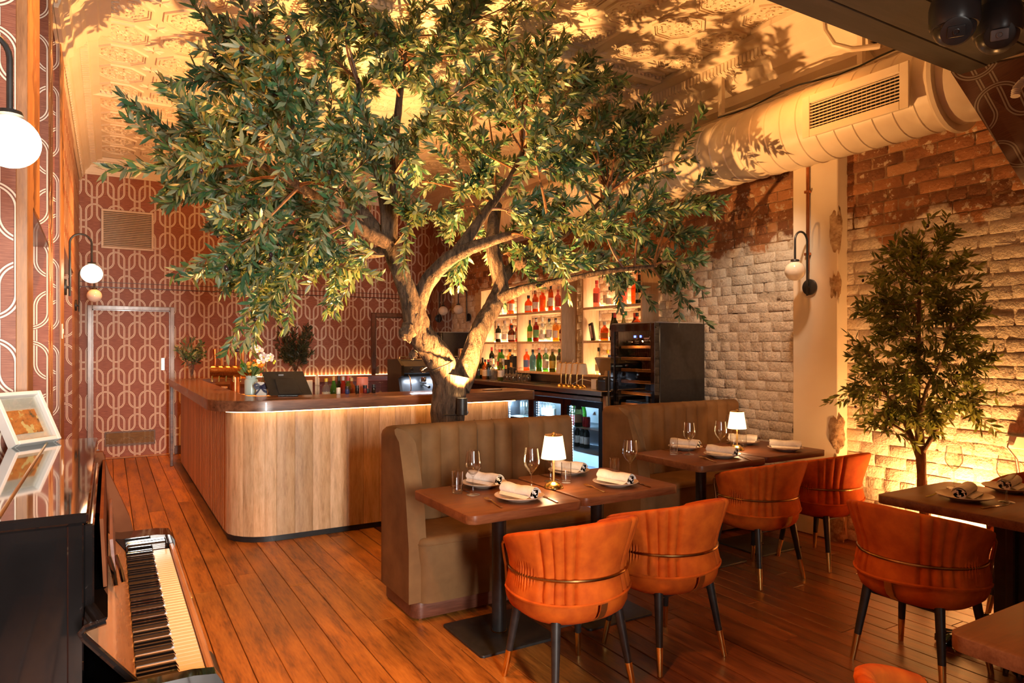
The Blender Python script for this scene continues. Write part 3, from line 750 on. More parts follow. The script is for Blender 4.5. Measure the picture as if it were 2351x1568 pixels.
# power outlet
po = thing('power_outlet', 'white power outlet with a plugged lead on the brick wall right of the small tree', 'outlet', (4.955, 2.10, .90))
obj('face_plate', MB().box(-.015, .02, -.06, .06, -.04, .04, .004), WHITEP, po)
obj('plug', MB().lathe([(.018, 0), (.02, .02), (.012, .04)], 12).xf(Matrix.Rotation(-PI/2, 4, 'Y')).xf(Matrix.Translation((-.015, .025, -.01))), WHITEP, po)
obj('lead', MB().tube([(-.05, .025, -.01), (-.07, .02, -.03), (-.06, -.03, -.10), (-.05, -.06, -.35), (-.04, -.05, -.80)], .005, 6), WHITEP, po)
# panel on the back wall
ac = thing('air_control_panel', 'cream square control panel on the patterned back wall behind the orchid', 'switch', (1.80, YB, 1.507))
obj('plate', MB().box(-.075, .055, -.012, 0, -.06, .06, .003), mat('cream_plate', (.80, .66, .34), None, .45), ac); obj('display', MB().box(-.045, .028, -.018, -.012, -.038, .038, .002), WHITEP, ac)
obj('knob', MB().lathe([(.012, 0), (.011, .006)], 14).xf(Matrix.Rotation(PI/2, 4, 'X')).xf(Matrix.Translation((-.02, -.018, -.018))), WHITEP, ac)

# ================================================================== BAR
bar = thing('bar_counter', 'curved bar counter clad in pale vertical timber under a dark slab top', 'counter', (0, 0, 0))
# outline of the front face (left leg, rounded corner, front run)
def bar_path():
    pts = []; R = .33
    for y in np.arange(9.65, 5.48+R, -.118): pts.append((.79, y))
    cx, cyy = .79+R, 5.48+R
    for k in range(1, 6): a = PI+PI/2*k/6; pts.append((cx+R*math.cos(a), cyy+R*math.sin(a)))
    x = .79+R
    while x < 3.24: pts.append((x, 5.48)); x += .1385
    return pts
bpth = bar_path()
for a, b in zip(bpth[:-1], bpth[1:]):
    A = Vector((*a, 0)); B = Vector((*b, 0)); d = (B-A).normalized(); n = Vector((d.y, -d.x, 0))
    if n.dot(Vector((2, 7.5, 0))-A) > 0: n = -n
    A2 = A+d*.0012; B2 = B-d*.0012
    if a[1] < 5.9: A2 = A+d*.0008; B2 = B-d*.0008
    q = [A2-n*.02, A2+n*-.001, A2+d*.002, B2-d*.002, B2-n*.001, B2-n*.02]
    mb = MB().rings([[p+Vector((0, 0, .045)) for p in q], [p+Vector((0, 0, 1.015)) for p in q]])
    obj('timber_board', mb, BARW, bar)
inner = [(p[0]+.03, p[1]+.03) for p in bpth]
core = [(p[0]+.024, p[1]) if p[1] > 5.82 else (max(p[0], .82), p[1]+.024) for p in bpth]
obj('carcass', MB().prism(core+[(3.235, 5.95), (1.02, 5.95), (1.02, 9.65)], .012, 1.015), mat('bar_carcass', (.06, .03, .018), None, .7), bar)
obj('kick_strip', MB().prism([(p[0]+.015, p[1]) if p[1] > 5.82 else (max(p[0], .80), p[1]+.012) for p in bpth]+[(3.235, 5.60), (.92, 5.75), (.9, 9.65)], .0, .044), BLACKP, bar)
# slab top: L with rounded outer corner
R = .42
top = [(.655, 9.70)]
cx, cyy = .655+R, 5.36+R
for k in range(13): a = PI+PI/2*k/12; top.append((cx+R*math.cos(a), cyy+R*math.sin(a)))
top += [(3.39, 5.36), (3.44, 5.41), (3.44, 5.86), (1.05, 5.86), (.985, 5.94), (.985, 9.16), (.985, 9.70)]
def slab(poly, z0, z1, e):
    c = Vector((sum(p[0] for p in poly)/len(poly), sum(p[1] for p in poly)/len(poly)))
    return MB().rings([[(x, y, z0) for x, y in poly], [(x, y, z1-e) for x, y in poly], [(x+(c.x-x)*e*.4, y+(c.y-y)*e*.4, z1) for x, y in poly]])
obj('slab_top', slab(top[::-1] if False else top, 1.018, 1.10, .006), BARTOP, bar)
obj('top_extension', MB().box(.985, 4.25, 9.50, 9.75, 1.018, 1.10, .004), BARTOP, bar)
obj('end_leg', MB().box(.665, .70, 9.60, 9.68, 0, 1.018, .004), BARTOP, bar)
mb = MB()
for k in range(13):
    pass
led = [(cx+(R-.07)*math.cos(PI+PI/2*k/12), cyy+(R-.07)*math.sin(PI+PI/2*k/12), 1.010) for k in range(4, 13)]+[(x, 5.43, 1.010) for x in np.arange(1.2, 3.3, .3)]+[(3.24, 5.43, 1.010)]
obj('led_strip', MB().tube(led, .004, 6), LED, bar)
# inner workbench behind the slab
obj('work_bench', MB().box(1.02, 3.23, 5.95, 6.45, .82, .86, .004), STEEL, bar)
obj('bench_front', MB().box(1.02, 3.23, 6.40, 6.44, .02, .82), DARKST, bar)
obj('side_bench', MB().box(1.03, 1.5, 6.5, 9.45, .82, .86, .004), STEEL, bar)
# back ledge under the wallpaper with a warm strip
bl = thing('back_ledge', 'dark timber ledge along the patterned back wall behind the bar', 'ledge', (0, 0, 0))
obj('ledge_top', MB().box(1.0, 4.25, 10.35, YB-.01, 1.02, 1.06, .004), BARTOP, bl); obj('ledge_front', MB().box(1.0, 4.25, 10.36, 10.39, 0, 1.02), PLINTHW, bl)
obj('ledge_led', MB().box(1.9, 4.2, YB-.035, YB-.02, 1.062, 1.068), LED, bl)

# ---- back counter with three door bottle fridge
bc = thing('back_counter', 'stainless steel back counter along the white brick wall', 'counter', (0, 0, 0))
obj('steel_top', MB().box(4.30, XR-.02, 5.50, 9.40, 1.005, 1.055, .004), STEEL, bc)
obj('upstand', MB().box(XR-.05, XR-.02, 5.50, 9.40, 1.055, 1.17, .003), STEEL, bc)
obj('end_panel', MB().box(4.36, 4.94, 5.50, 5.55, 0, 1.005, .003), SHELFW, bc)
obj('lower_cabinet', MB().box(4.42, 4.94, 7.63, 9.40, 0, 1.005), DARKST, bc)
fz0, fz1 = .10, .93
uf = thing('bottle_fridge', 'black three door glass bottle fridge glowing cold blue under the steel counter', 'fridge', (4.36, 5.55, 0))
L = 2.05
FRI = mat('fridge_interior', (.62, .68, .72), (.55, .62, .68), .4, scale=4)
obj('cabinet_shell', MB().box(.05, .56, .02, L, fz0-.06, fz0).box(.05, .56, .02, L, fz1, .975).box(.53, .56, .02, L, fz0, fz1).box(.05, .56, 0, .02, .04, .975).box(.05, .56, L, L+.02, .04, .975), BLACKP, uf)
obj('inner_lining', MB().box(.52, .53, .03, L-.01, fz0, fz1).box(.06, .52, .03, L-.01, fz0+.0, fz0+.004), FRI, uf)
obj('vent_grille', MB().box(.0, .05, 0, L+.02, .04, fz0-.005), BLACKP, uf)
obj('top_trim', MB().box(-.03, .06, 0, L+.02, .945, .985, .004), STEEL, uf)
for k in range(2): obj('wire_shelf', MB().box(.06, .5, .03, L-.01, .36+.26*k, .366+.26*k), mat('pale_shelf_glass', (.4, .5, .58), None, .3), uf)
for k in range(3):
    y0 = .01+k*.685; y1 = y0+.675
    d = obj('glass_door', MB().box(-.005, .045, y0, y0+.055, fz0, fz1).box(-.005, .045, y1-.055, y1, fz0, fz1).box(-.005, .045, y0+.055, y1-.055, fz1-.06, fz1).box(-.005, .045, y0+.055, y1-.055, fz0, fz0+.05), BLACKG, uf)
    obj('pane', MB().box(.015, .020, y0+.055, y1-.055, fz0+.05, fz1-.06), PANE, d)
    led_ = MB()
    for q in range(24): led_.box(.050, .056, y1-.085, y1-.070, fz0+.07+q*.029, fz0+.085+q*.029)
    obj('led_column', led_, COLD, uf)
    for q in range(1):
        light('fridge_light', 'POINT', (4.36+.12, 5.55+y1-.1, .78), 15, (.50, .74, 1.0), .04)
        light('fridge_light', 'POINT', (4.36+.12, 5.55+y1-.1, .30), 13, (.50, .74, 1.0), .04)
obj('maker_emblem', MB().prism([(.10, .80), (.16, .80), (.13, .835)], -.0065, -.005, 'x').prism([(.085, .795), (.175, .795), (.175, .798), (.085, .798)], -.0065, -.005, 'x'), mat('emblem_silver', (.6, .5, .42), None, .3, 1.), uf, label='small silver triangle emblem')
# wine cabinet
def cabinet_fridge(loc, label, wd, shelves, bottles):
    """door faces -X; width along Y, depth along +X"""
    t = thing('wine_fridge', label, 'fridge', loc)
    H_, D_ = 1.73, .64
    obj('cabinet_body', MB().box(.07, D_, 0, .02, .05, H_, .002).box(.07, D_, wd-.02, wd, .05, H_).box(.07, D_, .02, wd-.02, H_-.03, H_).box(.07, D_, .02, wd-.02, .05, .12).box(D_-.02, D_, .02, wd-.02, .12, H_-.03), DARKST, t)
    obj('top_sheet', MB().box(.02, D_+.002, .0, wd, H_, H_+.010), mat('grey_top', (.35, .33, .32), None, .4), t)
    obj('feet', MB().box(.10, .16, .04, .10, 0, .05).box(.10, .16, wd-.1, wd-.04, 0, .05).box(.5, .56, .04, .1, 0, .05).box(.5, .56, wd-.1, wd-.04, 0, .05), BLACKP, t)
    d = obj('glass_door', MB().box(0, .06, 0, .055, .08, H_, .003).box(0, .06, wd-.055, wd, .08, H_, .003).box(0, .06, .055, wd-.055, H_-.075, H_, .003).box(0, .06, .055, wd-.055, .08, .17, .003), BLACKG, t)
    obj('pane', MB().box(.012, .020, .055, wd-.055, .17, H_-.075), SMOKE, d)
    obj('handle', MB().tube([(-.035, wd-.015, .72), (-.035, wd-.015, 1.27)], .011, 10).tube([(0, wd-.015, .80), (-.035, wd-.015, .80)], .007, 8).tube([(0, wd-.015, 1.2), (-.035, wd-.015, 1.2)], .007, 8), DARKST, d)
    for i in range(shelves):
        z = 1.49-i*.112
        obj('wooden_shelf', MB().box(.085, .115, .06, wd-.06, z, z+.028, .003), mat('beech_shelf', (.50, .24, .07), (.42, .19, .05), .5, scale=4, stretch=(1, 6, 1)), t)
        obj('wire_rack', MB().box(.115, D_-.03, .06, wd-.06, z+.002, z+.006), BLACKP, t)
    obj('display_digits', MB().box(.010, .0115, wd*.42, wd*.42+.030, H_-.135, H_-.115).box(.010, .0115, wd*.30, wd*.30+.024, H_-.135, H_-.115), BLUE, t, label='glowing blue temperature digits')
    obj('logo_strip', MB().box(.010, .0115, .085, .155, H_-.150, H_-.138).box(.010, .0115, .10, .115, H_-.162, H_-.157).box(.010, .0115, .125, .15, H_-.162, H_-.157).tube([(.0105, .088, H_-.140), (.0105, .075, H_-.128)], .002, 5), mat('logo_pink', (.75, .5, .42), None, .5), t, label='pale maker logo strip')
    gm = glass('dark_bottle_glass', (.10, .12, .06), 1.2, 1.5)
    for (i, yy) in bottles:
        z = 1.49-i*.112+.030+.033
        b = MB().lathe([(.001, 0), (.012, 0), (.013, .06), (.014, .09), (.034, .14), (.036, .17), (.036, .30), (.03, .305)], 14).xf(Matrix.Rotation(PI/2, 4, 'Y')).xf(Matrix.Translation((.10, yy, z)))
        nb = thing('wine_bottle', 'bottle lying on the %s wine fridge shelf, %s from the door hinge' % (['topmost', 'second highest', '', 'fourth highest'][i], {.16: 'first', .28: 'second', .40: 'third', .50: 'fourth', .2: 'first', .33: 'second', .46: 'third', .22: 'first', .36: 'second'}[yy]), 'bottle', loc, 0, 'bottles lying in the wine fridge')
        obj('bottle_body', b, gm, nb)
        obj('capsule', MB().lathe([(.0, 0), (.015, 0), (.0152, .055), (.0, .056)], 12).xf(Matrix.Rotation(PI/2, 4, 'Y')).xf(Matrix.Translation((.098, yy, z))), GOLD if int(yy*100) % 2 else CHROME, nb)
    if bottles: light('cabinet_light', 'POINT', (loc[0]+.35, loc[1]+wd/2, 1.60), 8, SOFT, .05); light('cabinet_light', 'POINT', (loc[0]+.035, loc[1]+wd/2, .9), 7.0, SOFT, .03); light('cabinet_light', 'POINT', (loc[0]+.035, loc[1]+wd/2, 1.58), 7.0, SOFT, .03)
    return t
cabinet_fridge((4.31, 4.725, 0), 'tall black glass door wine fridge with blue digits and timber shelves beside the brick wall', .64, 9, [(0, .16), (0, .28), (0, .40), (0, .50), (1, .2), (1, .33), (1, .46), (3, .22), (3, .36)])
cabinet_fridge((4.28, 9.42, 0), 'second tall black fridge with blue digits behind the tree trunk at the far corner', .60, 3, [])
obj_g = GOLD
# ================================================================== BOOTHS
def booth(x0, x1, y0, y1, label, h=1.03, seam=.128):
    """seat faces -Y; back along y1, short wings at both ends"""
    t = thing('banquette', label, 'booth', ((x0+x1)/2, (y0+y1)/2, 0), 0, 'channel tufted velvet booths')
    cx, cyy = (x0+x1)/2, (y0+y1)/2
    lx0, lx1, ly0, ly1 = x0-cx, x1-cx, y0-cyy, y1-cyy
    obj('plinth', MB().rblock(lx0+.03, lx1-.03, ly0+.03, ly1-.03, .015, .10, .06, .002), PLINTHW, t)
    for a in (lx0+.08, lx1-.08): obj('foot', MB().lathe([(.015, 0), (.015, .016)], 10, (a, ly0+.06, 0)), CHROME, t)
    obj('seat', MB().rblock(lx0+.055, lx1-.02, ly0+.0, ly1-.12, .10, .455, .075, .035, 6, 4), OLIVEV, t)
    # seam on the seat front
    obj('seat_piping', MB().tube([(x, y, .418) for x, y in rrect(lx0+.053, lx1-.018, ly0-.002, ly1-.12, .077, 6)], .0028, 5, closed=True), OLIVEV, t)
    # back shell path (outer perimeter) with inward normals
    R = .09; path = []
    yf = ly0+.03
    nW = 10
    for k in range(nW): path.append((lx0, yf+(ly1-R-yf)*k/nW, 1, 0, 1-k/nW))
    for k in range(9): a = PI-PI/2*k/8; path.append((lx0+R+R*math.cos(a), ly1-R+R*math.sin(a), -math.cos(a), -math.sin(a), 0))
    n = int((lx1-lx0-2*R)/.016)
    for k in range(1, n): path.append((lx0+R+(lx1-lx0-2*R)*k/n, ly1, 0, -1, 0))
    for k in range(1, 6): path.append((lx1-R+R*k/5, ly1-.012*(k/5)**2, 0, -1, 0))
    T0 = .085; rs = []
    for (x, y, nx, ny, w_) in path:
        wing = w_ > 0
        s_along = (x-lx0) % seam
        lobe = .035*abs(math.sin(PI*s_along/seam))**.55 if ny < -.5 and lx0+.14 < x < lx1-.02 else .03*(1-w_*.3)
        T = T0+lobe-(.012*w_)
        ring = []
        def yz(z):
            if not wing: return y
            zz = min(max((z-.50)/(h-.50), 0), 1)
            front = (ly1-R)-(ly1-R-yf)*(1-.30*zz-.42*max(0, zz-.80)/.20*max(0, zz-.80)/.20)
            return (ly1-R)+(front-(ly1-R))*w_
        prof = [(0, .105), (0, .4), (0, .7), (0, h-.06)]
        for k in range(7): a = PI-PI*k/6; prof.append((T/2+T/2*math.cos(a), h-.05+.05*math.sin(a)))
        prof += [(T, h-.07), (T+.006, .8), (T+.010, .6), (T+.008, .45), (T, .36), (T, .105)]
        for o, z in prof:
            yy = yz(z)
            ring.append((x+nx*o, (yy if wing else y)+ny*o, z))
        rs.append(ring)
    obj('backrest', MB().rings(rs), OLIVEV, t, ang=60)
    # seam lines between the channels
    x = lx0+seam*math.ceil(.14/seam)
    while x < lx1-.05:
        obj('channel_seam', MB().tube([(x, ly1-T0-.004, .46), (x, ly1-T0-.010, .7), (x, ly1-T0-.002, h-.06), (x, ly1-T0*.5, h+.001), (x, ly1-.01, h-.03)], .0035, 5), mat('seam_shadow_velvet', (.085, .05, .027), None, .9, scale=20), t)
        x += seam
    return t
booth(1.40, 2.76, 3.44, 3.98, 'olive brown velvet booth with channel back behind the front pair of tables')
booth(3.42, 4.93, 3.87, 4.42, 'olive brown velvet booth with channel back against the black wine fridge')

# ================================================================== TABLES
def dtable(x0, x1, y0, y1, label, col=None, base=True, group='walnut dining tables'):
    t = thing('dining_table', label, 'table', ((x0+x1)/2, (y0+y1)/2, 0), 0, group)
    hx, hy = (x1-x0)/2, (y1-y0)/2
    obj('table_top', MB().rblock(-hx, hx, -hy, hy, .708, .75, .045, .003, 6, 2, .003), TABLEW, t)
    if base:
        cxx, cyy = (col[0]-(x0+x1)/2, col[1]-(y0+y1)/2) if col else (0, 0)
        obj('column', MB().lathe([(.038, .012), (.038, .70)], 24, (cxx, cyy, 0)), BLACKM, t)
        obj('base_plate', MB().rblock(cxx-.225, cxx+.225, cyy-.225, cyy+.225, 0, .012, .02, .003), BLACKM, t)
        obj('collar', MB().lathe([(.042, .012), (.043, .016), (.038, .018)], 24, (cxx, cyy, 0)), BRONZE, t)
        obj('top_bracket', MB().box(cxx-.16, cxx+.16, cyy-.16, cyy+.16, .697, .708), BLACKM, t)
    return t
dtable(1.375, 2.005, 2.70, 3.36, 'square walnut table nearest the bar corner, front pair, under three wine glasses', (1.77, 3.13))
dtable(2.025, 2.68, 2.735, 3.39, 'square walnut table of the front pair, beside the gap between both booths', (2.41, 3.12))
dtable(3.215, 3.845, 3.10, 3.76, 'square walnut table in front of the second booth, with a lit lamp', (3.63, 3.50))
dtable(3.865, 4.53, 3.13, 3.79, 'square walnut table of the second row, touching the plastered pier', (4.25, 3.52))
rt = dtable(3.37, 4.06, 1.28, 2.06, 'walnut table with ornate iron claw feet in front of the small lit tree', None, False)
def claw_base(t, cx, cyy, angs):
    obj('column', MB().box(cx-.05, cx-.02, cyy-.09, cyy+.09, .07, .70, .006).box(cx-.09, cx+.02, cyy-.02, cyy+.02, .1, .68, .006), BLACKM, t)
    for a in angs:
        c, s_ = math.cos(a), math.sin(a); path = []; rad = []
        for k in range(15):
            u = k/14; path.append((cx+c*(.05+.23*u), cyy+s_*(.05+.23*u), .13-.10*u**.8+.012*math.sin(u*PI*2))); rad.append(.022+.006*math.sin(k*2.2))
        L_ = obj('claw_leg', MB().tube(path, rad, 10), BLACKG, t)
        p = MB().sphere((cx+c*.30, cyy+s_*.30, .036), .036, 14, 9)
        for q in (-.6, 0, .6): p.tube([(cx+c*.26, cyy+s_*.26, .07), (cx+math.cos(a+q*.2)*.31, cyy+math.sin(a+q*.2)*.31, .066), (cx+math.cos(a+q*.25)*.345, cyy+math.sin(a+q*.25)*.345, .03), (cx+math.cos(a+q*.25)*.345, cyy+math.sin(a+q*.25)*.345, .008)], .012, 7)
        obj('claw_foot', p, BLACKG, L_)
claw_base(rt, .13, -.05, [2.35, 3.55, -.78, .79])
brt = dtable(1.90, 2.60, .27, .97, 'walnut table corner closest to the camera, bare, cut off by the frame', (2.35, .55))

# ================================================================== CHAIRS
PHI = 112
def shell(phi, z):
    """mid surface of the wrap-around back; phi measured from the rear"""
    zs = [.40, .445, .47, .50, .54, .58, .64, .70, .76, .82]; fs = [.97, .985, .99, .965, .93, .945, 1.01, 1.085, 1.15, 1.20]
    f = np.interp(z, zs, fs); a = math.radians(phi)
    return .262*f*math.sin(a), -.250*f*math.cos(a)
def ztop(phi): return .775-.115*(abs(phi)/PHI)**1.7
SEAMS = [-57, -47, -37, -27, 27, 37, 47, 57]
def make_chair():
    t = thing('tub_chair', 'orange velvet tub chair', 'chair', (0, 0, 0), 0, 'orange velvet tub chairs')
    phis = np.linspace(-PHI, PHI, 141); rs = []
    for ph in phis:
        zt = ztop(ph); zb = .445
        groove = max([math.exp(-((ph-s_)/1.7)**2) for s_ in SEAMS])
        wr = .004*math.sin(ph*1.9)*math.exp(-((abs(ph)-78)/16)**2)
        ring = []; n = 11
        zsq = [zb+(zt-zb)*k/(n-1) for k in range(n)]
        def pos(z, off):
            x, y = shell(ph, z); r = math.hypot(x, y); return (x*(r+off)/r, y*(r+off)/r, z)
        for k, z in enumerate(zsq):
            wz = wr*math.exp(-((z-.54)/.05)**2)*2
            ring.append(pos(z, .022-.016*groove+wz))
        th = .022-.013*groove
        for k in range(1, 5): a = PI*k/5; ring.append(pos(zt+.016*math.sin(a), th*math.cos(a)))
        for k, z in enumerate(zsq[::-1]): ring.append(pos(z, -.022+.004*groove))
        rs.append(ring)
    obj('backrest', MB().rings(rs), VELVET, t, ang=70)
    obj('piping', MB().tube([(*[c*1.085 for c in shell(ph, .447)], .450+.008*math.sin(math.radians(ph)*2)) for ph in np.linspace(-PHI, PHI, 60)], .0075, 6), VELVET, t)
    for sg in (-1, 1):
        obj('edge_piping', MB().tube([(lambda q: (q[0]*1.0, q[1], z))(shell(sg*(PHI+.6), z)) for z in np.linspace(.455, ztop(PHI)+.01, 10)], .008, 6), VELVET, t)
    # seat bowl
    prof = [(.10, .338), (.165, .338), (.210, .346), (.238, .368), (.251, .40), (.254, .440), (.244, .470), (.235, .484), (.16, .490), (.01, .492)]
    rs = []
    for r, z in prof:
        ring = []
        for k in range(40):
            a = 2*PI*k/40; sx = 1.02; sy = .98
            e = (abs(math.cos(a))**2.6+abs(math.sin(a))**2.6)**(-1/2.6)
            ring.append((r*e*sx*math.cos(a), r*e*sy*math.sin(a)+.012, z))
        rs.append(ring)
    obj('seat', MB().rings(rs), VELVET, t, ang=60)
    # brass ring and side loops
    ring = [(*[c*1.095 for c in shell(ph, .54)], .542) for ph in np.linspace(-PHI-5, PHI+5, 64)]
    obj('brass_ring', MB().tube(ring, .0075, 8), BRONZE, t)
    for sg in (-1, 1):
        x0, y0 = [c*1.095 for c in shell(sg*(PHI+5), .54)]
        pts = [(sg*.205, .08, .385), (sg*.238, .10, .40), (x0+sg*.006, y0+.0, .46), (x0+sg*.010, y0+.004, .54), (x0+sg*.020, y0+.006, .60), (x0+sg*.026, y0+.004, .635), (x0+sg*.022, y0-.006, .655), (x0+sg*.008, y0-.018, .662), (x0-sg*.012, y0-.03, .650)]
        P = [Vector(p) for p in pts]; path = []
        for i in range(len(P)-1):
            for k in range(3): path.append(P[i].lerp(P[i+1], k/3))
        path.append(P[-1]); obj('side_loop', MB().tube(path, .0085, 8), BRONZE, t)
    st = MB(); yb = -.250
    st.rings([[(-.017, yb-.012-o, z), (.017, yb-.012-o, z), (.017, yb-.006-o, z), (-.017, yb-.006-o, z)] for o, z in ((.010, .452), (.004, .44), (-.002, .41), (-.018, .38), (-.055, .352))])
    obj('brass_strap', st, BRASS, t)
    obj('under_frame', MB().box(-.15, .15, -.15, .15, .326, .340, .004), BLACKM, t)
    for sx in (-1, 1):
        for sy in (-1, 1):
            A = Vector((sx*.165, sy*.15, .36)); B = Vector((sx*.208, sy*.205, 0))
            l = obj('leg', MB().tube([A, A.lerp(B, .66)], [.0215, .0160], 14), BLACKM, t)
            obj('brass_tip', MB().tube([A.lerp(B, .655), B], [.0163, .0120], 14), GOLD, l)
    return t
ch0 = make_chair()
first = True
for (x, y, rz, lab) in [
    (1.765, 2.50, 0, 'orange velvet tub chair closest to the piano, at the table with three wine glasses'),
    (2.37, 2.54, 0, 'orange velvet tub chair second from the piano, at the front pair of tables'),
    (3.68, 3.06, 0, 'orange velvet tub chair at the table with the lamp in the second row'),
    (4.35, 3.05, 0, 'orange velvet tub chair in the second row closest to the brick wall and pier'),
    (3.29, 1.79, -PI/2, 'shaded orange velvet tub chair facing the brick wall, tucked at the claw footed table'),
    (4.42, 1.72, PI/2, 'orange velvet tub chair on the brick wall side of the claw footed table'),
    (1.66, .70, -PI/2, 'orange velvet tub chair with only its top edge showing at the bottom of the picture')]:
    if first:
        ch0.location = (x, y, 0); ch0.rotation_euler = (0, 0, rz); ch0['label'] = lab; first = False
    else: dup(ch0, (x, y, 0), rz, lab)

# ================================================================== TABLEWARE
ZT = .7505
def solid_lathe(prof, n=24): return MB().lathe(prof, n)
GLP = [(.034, 0), (.036, .002), (.030, .005), (.008, .010), (.0045, .020), (.0038, .06), (.0042, .090), (.010, .100), (.026, .116), (.0395, .138), (.0425, .155), (.041, .175), (.034, .225)]
INN = [(.0332, .225), (.040, .175), (.0415, .155), (.0385, .139), (.025, .118), (.008, .104), (.0005, .102)]
me_bowl = mesh_from('bowl', MB().lathe([p for p in GLP[6:]]+INN, 26, caps=False), CLEAR)
me_stem = mesh_from('stem', MB().lathe([(.034, 0), (.0355, .0015), (.030, .004), (.010, .008), (.0045, .016), (.0037, .05), (.0042, .093)], 20), CLEAR)
me_tumb = mesh_from('tumbler', MB().lathe([(.001, 0), (.026, 0), (.0275, .004), (.029, .112), (.0275, .112), (.026, .014), (.001, .012)], 24, caps=False), CLEAR)
me_plate = mesh_from('plate', MB().lathe([(.001, 0), (.062, 0), (.066, .003), (.095, .012), (.120, .022), (.1235, .025), (.1215, .027), (.094, .017), (.064, .009), (.001, .008)], 40), PLATE)
def wine_glass(p, label, sc=1.0):
    t = thing('wine_glass', label, 'glass', p, 0, 'stemmed wine glasses on the tables'); t.scale = (sc, sc, sc)
    link('bowl', me_bowl, t); link('stem', me_stem, t); return t
def tumbler(p, label): return tag(link('tumbler', me_tumb, None, p), label, 'glass', 'water tumblers on the tables')
def napkin_mesh():
    mb = MB(); pts = []
    N = 60
    for k in range(N):
        u = k/(N-1); a = u*2*PI*3.2; r = .033-.027*u
        pts.append((r*math.cos(a)*1.12, r*math.sin(a)*.80))
    tk = .0016
    outer = pts; inn = [(x*(1-tk/math.hypot(x, y)), y*(1-tk/math.hypot(x, y))) for x, y in pts]
    loop = outer+inn[::-1]
    rs = []
    for j in range(9):
        v = j/8; L = -.105+.21*v; sc = 1-.10*math.sin(v*PI)*.6+.05*(v > .9)
        rs.append([(L+.004*math.sin(i*.9+j), x*sc+.0015*math.sin(j*1.7+i*.2), 1.2*z*sc+.003*math.sin(j*1.3)) for i, (x, z) in enumerate(loop)])
    return mb.rings(rs)
me_nap = mesh_from('napkin_roll', napkin_mesh(), NAPKIN, True, 60)
me_flap = mesh_from('napkin_flap', MB().rings([[(-.10, -.033, -.012), (.098, -.036, -.014), (.095, -.060, -.022), (-.09, -.052, -.022)], [(-.10, -.030, -.010), (.098, -.033, -.012), (.095, -.058, -.0205), (-.09, -.050, -.0205)]]), NAPKIN)
def setting(p, rz, where, flap=True):
    tag(link('plate', me_plate, None, p), 'speckled stoneware plate under a napkin '+where, 'plate', 'stoneware plates')
    t = thing('napkin', 'rolled white linen napkin on the plate '+where, 'napkin', (p[0], p[1], p[2]+.046), rz, 'rolled napkins')
    link('roll', me_nap, t)
    if flap: link('flap', me_flap, t)
def fork_mesh():
    h = MB()
    h.rings([[(x, -w_, z), (x, w_, z), (x, w_, z+.0025), (x, -w_, z+.0025)] for x, w_, z in ((-.10, .005, .003), (-.06, .0048, .002), (-.01, .0035, .004), (.03, .003, .008), (.045, .008, .008), (.055, .011, .006), (.065, .0115, .004))])
    ti = MB()
    for k in range(4):
        yy = -.0095+k*.0063
        ti.rings([[(x, yy-.0016, z), (x, yy+.0016, z), (x, yy+.0016, z+.002), (x, yy-.0016, z+.002)] for x, z in ((.063, .004), (.08, .003), (.095, .0045), (.105, .007))])
    return h, ti
fh, ft = fork_mesh(); me_fh = mesh_from('fork_handle', fh, GOLD); me_ft = mesh_from('fork_tines', ft, GOLD)
me_kh = mesh_from('knife_handle', MB().rings([[(x, -w_, z), (x, w_, z), (x, w_, z+.004), (x, -w_, z+.004)] for x, w_, z in ((-.10, .0055, 0), (-.05, .005, 0), (0, .0045, 0))]), BRONZE)
me_kb = mesh_from('knife_blade', MB().rings([[(x, -w_, z), (x, w_, z), (x, w_, z+.0015), (x, -w_, z+.0015)] for x, w_, z in ((-.002, .004, .001), (.03, .008, .001), (.08, .008, .001), (.105, .002, .001))]), CHROME)
def cutlery(kind, a, b, label):
    """from handle end a to tip b"""
    A, B = Vector(a), Vector(b); m = (A+B)/2; rz = math.atan2(B.y-A.y, B.x-A.x)
    t = thing(kind, label, 'cutlery', (m.x, m.y, ZT), rz, 'gold forks and knives')
    if kind == 'fork': link('handle', me_fh, t); link('tines', me_ft, t)
    else: link('handle', me_kh, t); link('blade', me_kb, t)
def T(px, py): return at(px, py, Z=ZT)
def lamp(p, label, lit=True, sc=1.0, power=5.):
    t = thing('table_lamp', label, 'lamp', p, 0, 'brass table lamps'); t.scale = (sc, sc, sc)
    obj('base', MB().lathe([(.050, 0), (.052, .003), (.050, .010), (.040, .022), (.022, .033), (.010, .038)], 28), GOLD, t)
    obj('pole', MB().lathe([(.0065, .034), (.0065, .20)], 12), BRASS, t)
    pr = MB(); rs = []
    for z, r in ((.158, .066), (.20, .0595), (.25, .0515), (.282, .0465)):
        rs.append([((r+.0012*(k % 2))*math.cos(2*PI*k/72), (r+.0012*(k % 2))*math.sin(2*PI*k/72), z) for k in range(72)])
    pr.rings(rs, True, False, True)
    obj('lamp_shade', pr, SHADE if lit else mat('unlit_pleated_shade', (.72, .58, .42), (.66, .52, .37), .8, scale=30), t)
    obj('finial', MB().lathe([(.006, .280), (.012, .286), (.010, .292), (.003, .297)], 12), BRASS, t)
    obj('shade_rim', MB().lathe([(.0475, .279), (.0485, .282), (.047, .285)], 36), GOLD, t)
    if lit: light('table_lamp_light', 'POINT', (p[0], p[1], p[2]+.13*sc), power, SOFT, .03)
    return t
